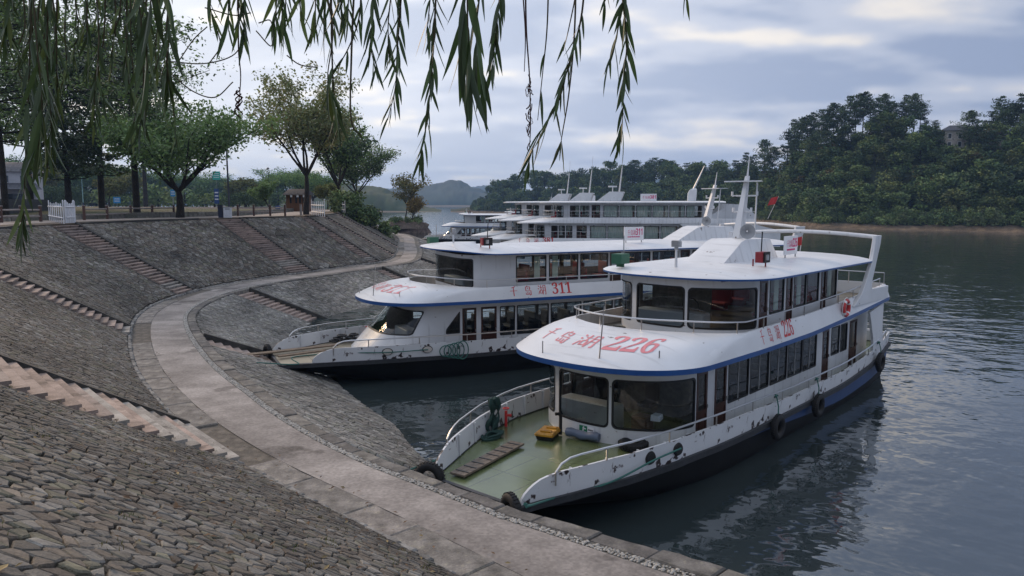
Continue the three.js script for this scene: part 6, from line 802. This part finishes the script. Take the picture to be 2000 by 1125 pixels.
function sign(px, py0, py1, wpx, base, col, label, name = 'blue_sign') { const p = ground(px, base), k = -p.z / FPX, g = thing(name, label, 'sign', p.toArray(), 0.1), y0 = (base - py1) * k, y1 = (base - py0) * k, w = wpx * k; new MB().cbox(0, (y0 + y1) / 2, 0, w, y1 - y0, 0.08, 0.02).build('panel', col, g); if (y0 > 0.2) { const m = new MB(); m.cyl(0, 0, -0.03, 0.05, 0.05, y0 + 0.1, 6); m.build('leg', M.grey, g); } const t = new MB(), r = rng(px); for (let i = 0; i < 3; i++) { const y = mix(y0, y1, 0.3 + 0.22 * i); let x = -w * 0.36; while (x < w * 0.34) { const l = w * (0.05 + 0.07 * r()); t.box(x + l / 2, y, 0.045, l * 0.8, (y1 - y0) * 0.08, 0.008); x += l; } } t.build('sign_text', M.board, g); }
sign(229, 385, 397, 13, 403, std([0.02, 0.24, 0.52], 0.5), 'small bright blue sign on a short stem by the lawn'); sign(339, 371, 384, 9, 410, std([0.02, 0.22, 0.45], 0.5), 'narrow blue sign on a grey post beside the forked tree'); sign(424, 369, 398, 9, 406, std([0.012, 0.05, 0.16], 0.5), 'tall navy banner sign left of the dark lamp pole'); sign(425, 336, 352, 14, 402, std([0.03, 0.38, 0.30], 0.5), 'teal banner high on a thin pole above the lawn', 'teal_banner'); sign(272, 377, 398, 8, 401, std([0.012, 0.016, 0.04], 0.5), 'dark navy board standing between the pine trunks'); sign(543, 402, 412, 9, 414, std([0.02, 0.06, 0.22], 0.5), 'low blue box sign behind the fence by the kiosk');
{ const p = ground(526, 404), k = -p.z / FPX, g = thing('street_lamp', 'slender street lamp with a small shade far behind the round tree', 'lamp post', p.toArray()); new MB().cyl(0, 0, 0, 0.12, 0.07, 72 * k, 6).build('shaft', M.strake, g); new MB().lathe([[0.08, 0], [0.6, 0.15], [0.5, 0.25], [0.1, 0.6]], 0, 72 * k, 0, 10).build('shade', M.strake, g); }
// lawn, planter wall and the low steel barrier behind
{ const s = new MB(); let pr = null; for (let u = uNear + 30; u < bank.len - 24; u += 2) { const c = [bank.at(u, FOOT + RUN + 8.6, HP + 0.05), bank.at(u, FOOT + RUN + 60, HP + 0.9)]; if (pr) s.quad(pr[0], pr[1], c[1], c[0]); pr = c; } struct(s.build('lawn', std([0.085, 0.095, 0.035], 1, { map: rep(tPatch, 6), bumpMap: rep(tGrain, 1), bumpScale: 0.05 }), scene, 0.5));
  const w = thing('planter_wall', 'low rough stone planter wall along the lawn', 'wall'); let q = null, r = rng(3), n = 0; for (let u = uNear + 34; u < bank.len - 40; u += 1.1) { const m = new MB(); m.color(1, 1, 1); const t = paleTones[Math.floor(r() * 5)]; m.color(t[0] * 0.8, t[1] * 0.8, t[2] * 0.78); const o = FOOT + RUN + 8.0, h = HP + 0.42 + 0.08 * r(); m.hexa([bank.at(u, o, HP - 0.05), bank.at(u + 1.06, o, HP - 0.05), bank.at(u + 1.06, o + 0.5, HP - 0.05), bank.at(u, o + 0.5, HP - 0.05)], [bank.at(u, o + 0.05, h), bank.at(u + 1.06, o + 0.05, h), bank.at(u + 1.06, o + 0.45, h), bank.at(u, o + 0.45, h)]); mesh(n ? `block_${String(n).padStart(3, '0')}` : 'block', m.toGeo(0.4, [r() * 3, r()]), stoneMat, w); n++; } }
// wide dark stairs and pale house at the left
{ const t = thing('dark_stairs', 'wide dark stairs climbing from the promenade at the left', 'stairs'), a = ground(-60, 429), b = ground(60, 421); for (let i = 0; i < 9; i++) { const f = V(0, 0, -1), m = new MB(); const dn = V(-0.35, 0, -0.94); const q = (p, k, y) => p.clone().addScaledVector(dn, 6 + k).setY(y); m.hexa([q(a, i * 0.42, HP - 0.1), q(b, i * 0.42, HP - 0.1), q(b, i * 0.42 + 0.44, HP - 0.1), q(a, i * 0.42 + 0.44, HP - 0.1)], [q(a, i * 0.42, HP + 0.19 * (i + 1)), q(b, i * 0.42, HP + 0.19 * (i + 1)), q(b, i * 0.42 + 0.44, HP + 0.19 * (i + 1)), q(a, i * 0.42 + 0.44, HP + 0.19 * (i + 1))]); m.build(i ? `step_${String(i).padStart(3, '0')}` : 'step', std([0.075, 0.075, 0.085], 0.85, { map: tMottle }), t); } }
{ const p = ground(14, 406).setY(HP), g = thing('pale_house', 'pale house with grey roofs behind the left pine', 'house', p.toArray(), 0.35), wm = std([0.55, 0.56, 0.60], 0.8, { map: rep(tPaint, 5) }), rm = std([0.11, 0.115, 0.135], 0.8, { map: rep(tMottle, 2) });
  new MB().box(0, 4.5, -4, 13, 9, 8).build('wall', wm, g); const r0 = new MB(); r0.hexa([V(-7.4, 9, 0.8), V(7.4, 9, 0.8), V(7.4, 9, -8.8), V(-7.4, 9, -8.8)], [V(-4, 11.5, -3.5), V(4, 11.5, -3.5), V(4, 11.5, -4.5), V(-4, 11.5, -4.5)]); r0.build('roof', rm, g); const r1 = new MB(); r1.hexa([V(-7, 4.6, 4.5), V(8, 4.6, 4.5), V(8, 4.6, 0), V(-7, 4.6, 0)], [V(-6.6, 4.8, 4.2), V(7.6, 4.8, 4.2), V(6.5, 6.2, 0), V(-6, 6.2, 0)]); r1.build('porch_roof', rm, g); for (const x of [-5, 0, 5]) new MB().cbox(x, 2.3, 4, 0.7, 4.6, 0.7, 0.05).build('column', std([0.45, 0.40, 0.34], 0.8), g); for (const x of [-4, 0, 4]) { const q = new MB().box(x, 7.2, 0.03, 1.6, 1.8, 0.1).build('window', M.grey, g); new MB().box(x, 7.2, 0.09, 1.35, 1.55, 0.05).build('pane', std([0.03, 0.04, 0.06], 0.1), q); } new MB().box(0, 1.8, 0.05, 11, 3.4, 0.12).build('glazing', std([0.02, 0.025, 0.03], 0.12), g); }
// kiosk
{ const p = ground(581, 413), k = -p.z / FPX, w = 42 * k, h = 32 * k, g = thing('wooden_kiosk', 'small brown wooden kiosk with dark roof and white lanterns', 'kiosk', p.toArray(), 0.12), wm = std([0.38, 0.175, 0.07], 0.7, { map: rep(tWood, 1.5) });
  const n = 12; for (let i = 0; i < n; i++) { const x = -w / 2 + (i + 0.5) * w / n, win = [2, 5, 7, 9].includes(i), top = win ? h * 0.5 : h; new MB().cbox(x, top / 2, 0, w / n - 0.03, top, 0.12, 0.015).build('plank', wm, g); if (win) { const f = new MB().box(x, h * 0.72, -0.02, w / n, h * 0.44, 0.06).build('window', M.black, g); new MB().box(x, h * 0.95, 0, w / n, h * 0.06, 0.12).build('lintel', wm, f); } }
  new MB().box(0, h / 2, -2.0, w - 0.1, h, 3.8).build('wall', wm, g); const rf = new MB(); rf.hexa([V(-w * 0.62, h, 1.0), V(w * 0.62, h, 1.0), V(w * 0.62, h, -4.6), V(-w * 0.62, h, -4.6)], [V(-w * 0.42, h * 1.36, -1.2), V(w * 0.42, h * 1.36, -1.2), V(w * 0.42, h * 1.36, -2.6), V(-w * 0.42, h * 1.36, -2.6)]); rf.build('roof', std([0.045, 0.04, 0.045], 0.85, { map: rep(tMottle, 1.5) }), g); for (const x of [-0.22, 0.06, 0.34]) { const l = new MB().cyl(x * w, h * 0.86, 0.75, 0.16, 0.16, 0.36, 8).build('lantern', M.board, g); new MB().cyl(x * w, h * 0.86 + 0.36, 0.75, 0.02, 0.02, 0.3, 4).build('hanger', M.black, l); } }
// ---------- willow hanging over the camera: trunk on the bank top behind, boughs overhead, strands in view ----------
{
  const g = thing('willow_tree', 'weeping willow whose leafy strands hang across the top of the view', 'tree'), r = rng(2024);
  const barkW = std([0.07, 0.055, 0.04], 0.95, { map: rep(tBark, 0.6), bumpMap: rep(tBark, 0.6), bumpScale: 0.03 }), twigM = std([0.055, 0.045, 0.022], 0.8), dryM = std([0.05, 0.018, 0.016], 0.9);
  const mats = [[0.060, 0.11, 0.030], [0.045, 0.085, 0.025], [0.105, 0.15, 0.036], [0.038, 0.068, 0.024]].map(c => std(c, 0.6, { transmission: 0.32, thickness: 0, side: THREE.DoubleSide }));
  const tr = new MB(), base = V(-3.6, HP - 0.1, 2.6); tr.tube([base, V(-3.5, 8.0, 2.4), V(-3.2, 9.2, 2.0), V(-2.9, 10.0, 1.4)], [0.32, 0.26, 0.22, 0.18], 12); tr.build('trunk', barkW, g, 0.9);
  const boughs = [[V(-2.9, 9.9, 1.4), V(-2.4, 10.5, 0), V(-1.6, 10.6, -1.2), V(-0.2, 10.35, -1.9), V(1.6, 10.0, -2.4)], [V(-2.9, 9.9, 1.4), V(-3.0, 10.6, -0.6), V(-2.6, 10.7, -2.2), V(-1.4, 10.5, -3.4), V(0.4, 10.3, -3.9)], [V(-3.0, 9.8, 1.4), V(-4.0, 10.5, -0.2), V(-4.2, 10.6, -2.0), V(-3.4, 10.5, -3.8), V(-2.2, 10.4, -5.0)]].map(p => { const c = new THREE.CatmullRomCurve3(p), pts = c.getPoints(24); new MB().tube(pts, i => 0.11 * (1 - i / 26) + 0.02, 8).build('bough', barkW, g, 0.9); return pts; });
  // leaf outlines: narrow, pointed, slightly folded and curved
  const leafG = [0, 1, 2, 3].map(k => { const n = 7, mb = new MB(), w = i => 0.054 * Math.pow(Math.sin(Math.PI * Math.pow(i / n, 0.8)), 0.9), c = i => V(0.05 * (k - 1.5) * (i / n) * (i / n), -i / n, 0.10 * (k % 2 ? 1 : -1) * (i / n) * (i / n)); for (let i = 0; i < n; i++) for (const e of [1, -1]) { const a = c(i), b = c(i + 1), A = a.clone().add(V(e * w(i), 0, 0.25 * w(i))), B = b.clone().add(V(e * w(i + 1), 0, 0.25 * w(i + 1))); if (e > 0) mb.quad(a, b, B, A); else mb.quad(a, A, B, b); } return mb.toGeo(1.2); });
  let own = 0; const rest = [new MB(), new MB(), new MB(), new MB()]; const L0 = leafG.map(q => new MB().geo(q)); const _m = new THREE.Matrix4(), up = V(0, 1, 0);
  function addLeaf(parent, p, dir, roll, len, k, single) {
    const q = new THREE.Quaternion().setFromUnitVectors(V(0, -1, 0), dir), q2 = new THREE.Quaternion().setFromAxisAngle(dir, roll); q.premultiply(q2);
    if (single && own < 300) { const m = mesh(own ? `leaf_${String(own).padStart(3, '0')}` : 'leaf', leafG[k % 4], mats[[1, 3, 3, 0][Math.floor(r() * 4)]], parent); m.position.copy(p); m.quaternion.copy(q); m.scale.set(len, len, len); own++; }  // single leaves lean to darker greens: backlit silhouette put into their colour
    else { _m.compose(p, q, V(len, len, len)); const mm = _m.clone(); rest[Math.floor(r() * 4)].mb(L0[k % 4], v => v.applyMatrix4(mm)); }
  }
  function strand(path, depth, { leaves = 26, len = 0.096, from = 0, single = false, bare = false, spread = 0.45, side = 0 } = {}) {
    const pts = path.map(([x, y], i) => WD(x, y, depth + (i - path.length / 2) * 0.02)), t0 = pts[0];
    let best = null, bd = 1e9; for (const b of boughs) for (const q of b) { const d = Math.hypot(q.x - t0.x, q.z - t0.z); if (d < bd) { bd = d; best = q; } }
    const all = [best.clone(), best.clone().lerp(t0, 0.35).add(V(0, 0.12, 0)), t0.clone().add(V(0, 0.22, 0)), ...pts];
    const c = new THREE.CatmullRomCurve3(all), cp = c.getPoints(50), tw = new MB(); tw.tube(cp, i => mix(0.0042, 0.0011, i / 50) * (depth / 2.2), 5); const s = tw.build('strand', bare ? dryM : twigM, g, 0.9);
    if (!leaves) return s; const c2 = new THREE.CatmullRomCurve3([t0.clone().add(V(0, 0.22, 0)), ...pts]); let ph = r() * 6;
    for (let i = 0; i < leaves; i++) { const t = mix(from, 1, (i + 0.4 * r()) / leaves), p = c2.getPoint(Math.min(t, 1)), tg = c2.getTangent(Math.min(t, 1)); ph += 2.4; const o = spread * (0.5 + 0.9 * r()), dir = tg.clone().add(V(Math.cos(ph) * o, -0.25 - 0.2 * r(), Math.sin(ph) * o)).normalize(); addLeaf(s, p, dir, r() * 6.28, len * (0.65 + 0.6 * r()) * (t > 0.93 ? 0.7 : 1), Math.floor(r() * 4), single); }
    return s;
  }
  const A = (p, d, o) => strand(p, d, o), S1 = { single: true };
  A([[912, -40], [906, 20], [903, 70], [908, 110]], 1.55, { ...S1, leaves: 13, len: 0.15, from: 0.1, spread: 0.22 }); A([[912, -30], [914, 60], [918, 130], [921, 175]], 1.5, { ...S1, leaves: 7, len: 0.14, from: 0.45, spread: 0.12 }); A([[938, -30], [930, 60], [935, 120], [946, 165]], 1.6, { ...S1, leaves: 7, len: 0.15, from: 0.2, spread: 0.16 });
  A([[852, -40], [848, 60], [844, 130], [838, 200], [828, 270], [818, 320]], 2.2, { ...S1, leaves: 34 }); A([[842, -40], [838, 20], [832, 70]], 2.25, { ...S1, leaves: 12 }); A([[978, -40], [972, 30], [966, 90], [960, 145]], 2.3, { ...S1, leaves: 26, len: 0.1 });
  A([[785, -40], [780, 40], [775, 110], [772, 170], [757, 235]], 2.2, { ...S1, leaves: 34 }); A([[766, -40], [758, 50], [760, 110]], 2.3, { ...S1, leaves: 18 }); A([[728, -40], [728, 30], [724, 90], [735, 140]], 2.25, { ...S1, leaves: 26 }); A([[705, -40], [700, 40], [672, 110], [656, 130]], 2.4, { ...S1, leaves: 15, spread: 0.4 });
  A([[1215, -40], [1220, 30], [1224, 90], [1218, 160], [1216, 230], [1208, 290]], 2.2, { ...S1, leaves: 40 }); A([[1222, -40], [1208, 50], [1195, 110], [1182, 140]], 2.3, { ...S1, leaves: 14, spread: 0.4 }); A([[1186, -40], [1184, -5], [1178, 10]], 2.3, { ...S1, leaves: 5 });
  A([[1142, -40], [1134, 40], [1118, 100], [1104, 150], [1082, 215], [1050, 268], [1028, 330]], 2.2, { ...S1, leaves: 30, from: 0.25 }); A([[1128, -40], [1112, 50], [1100, 100]], 2.3, { leaves: 3, from: 0.7, single: true }); A([[1122, 60], [1110, 190], [1098, 262], [1095, 282]], 2.2, { leaves: 5, from: 0.85, single: true }); A([[1071, -40], [1068, 60], [1060, 140], [1050, 235]], 2.3, { leaves: 2, from: 0.55, single: true });
  A([[1026, -40], [1028, 60], [1034, 150], [1036, 250], [1034, 290]], 2.2, { leaves: 0, bare: true }); A([[1020, -40], [1026, 70], [1024, 140]], 2.2, { leaves: 0, bare: true });
  { const m = new MB(); for (let k = 0; k < 17; k++) { const y = 146 + 130 * r(), p = WD(1033 + 5 * (r() - 0.5), y, 2.2), a = r() * 6; m.tube(fine(t => p.clone().add(V(0.006 * Math.sin(t * 2.2 + a) + 0.008 * (r() - 0.5) * t, -0.03 * t, 0.006 * Math.cos(t * 3 + a))), 0, 1, 6), 0.0009 + 0.001 * r(), 4); }  m.build('dry_catkins', dryM, g, 0.8); }
  A([[690, 250], [704, 262], [706, 270]], 2.3, { leaves: 3, len: 0.05, single: true });
  for (const [x, t] of [[618, 60], [635, 72], [650, 70], [668, 40], [682, 44], [588, 30], [553, 86], [541, 60], [560, 42], [478, 82], [448, 62], [466, 60], [412, 34]]) A([[x, -40], [x - 2, t * 0.3], [x + (r() - 0.5) * 14, t]], 2.3 + r() * 0.3, { leaves: Math.round(6 + t / 8), len: 0.1, single: true });
  A([[634, -40], [650, 60], [640, 150], [644, 180]], 1.7, { leaves: 5, from: 0.8, len: 0.12, single: true }); A([[1345, -40], [1342, -10], [1340, 2]], 2.2, { leaves: 3, single: true });
  // thin bare twigs against the sky
  for (const p of [[[330, 120], [400, 124], [455, 108], [476, 82]], [[335, 145], [380, 180], [420, 190], [455, 160]], [[350, 118], [380, 75], [405, 52]], [[410, 122], [430, 90], [425, 60]], [[500, 60], [530, 90], [528, 40], [505, 45]], [[560, 108], [585, 126], [620, 132]], [[400, 15], [460, 30], [490, 25]]]) { const m = new MB(); m.tube(new THREE.CatmullRomCurve3(p.map(([x, y]) => WD(x, y, 2.8))).getPoints(20), 0.0022, 4); m.build('bare_twig', twigM, g, 0.9); }
  A([[465, -40], [466, 100], [470, 150], [465, 215]], 2.5, { leaves: 0, bare: true }); { const m = new MB(); for (let k = 0; k < 10; k++) { const p = WD(465 + 5 * (r() - 0.5), 170 + 50 * r(), 2.5), a = r() * 6; m.tube(fine(t => p.clone().add(V(0.01 * Math.sin(t * 4 + a), -0.026 * t, 0)), 0, 1, 6), 0.0022, 4); } m.build('dry_catkins', dryM, g, 0.8); }
  // the dense curtain at the left
  for (let i = 0; i < 26; i++) { const x = -30 + 365 * ((i + r()) / 26), tip = i % 5 === 0 ? 170 + 130 * r() : 60 + 160 * r(), d = 2.1 + 1.5 * r(); A([[x, -60], [x + (r() - 0.5) * 20, tip * 0.35], [x + (r() - 0.5) * 30, tip * 0.75], [x + (r() - 0.5) * 40, tip]], d, { leaves: Math.round(10 + tip / 10), len: 0.078 + 0.02 * r(), spread: 0.36 }); }
  A([[60, -60], [58, 120], [52, 260], [46, 400], [44, 470]], 2.0, { leaves: 52, len: 0.11 }); A([[95, -60], [92, 120], [100, 240], [92, 330]], 2.1, { leaves: 44 }); A([[70, 60], [82, 210], [75, 290]], 1.6, { leaves: 14, from: 0.4, len: 0.13 }); A([[265, -60], [280, 100], [278, 200], [272, 262]], 2.0, { leaves: 34 }); A([[322, -60], [330, 60], [326, 140], [330, 175]], 1.9, { leaves: 30 }); A([[300, -60], [286, 80], [290, 170]], 1.7, { leaves: 20, len: 0.14 }); A([[650, 150], [655, 210], [660, 255]], 2.4, { leaves: 14, from: 0.15 });
  rest.forEach((m, i) => { if (m.p.length) { const q = m.build('foliage', mats[i], g, 0); q.userData.kind = 'stuff'; } });
}
renderer.render(scene, camera);
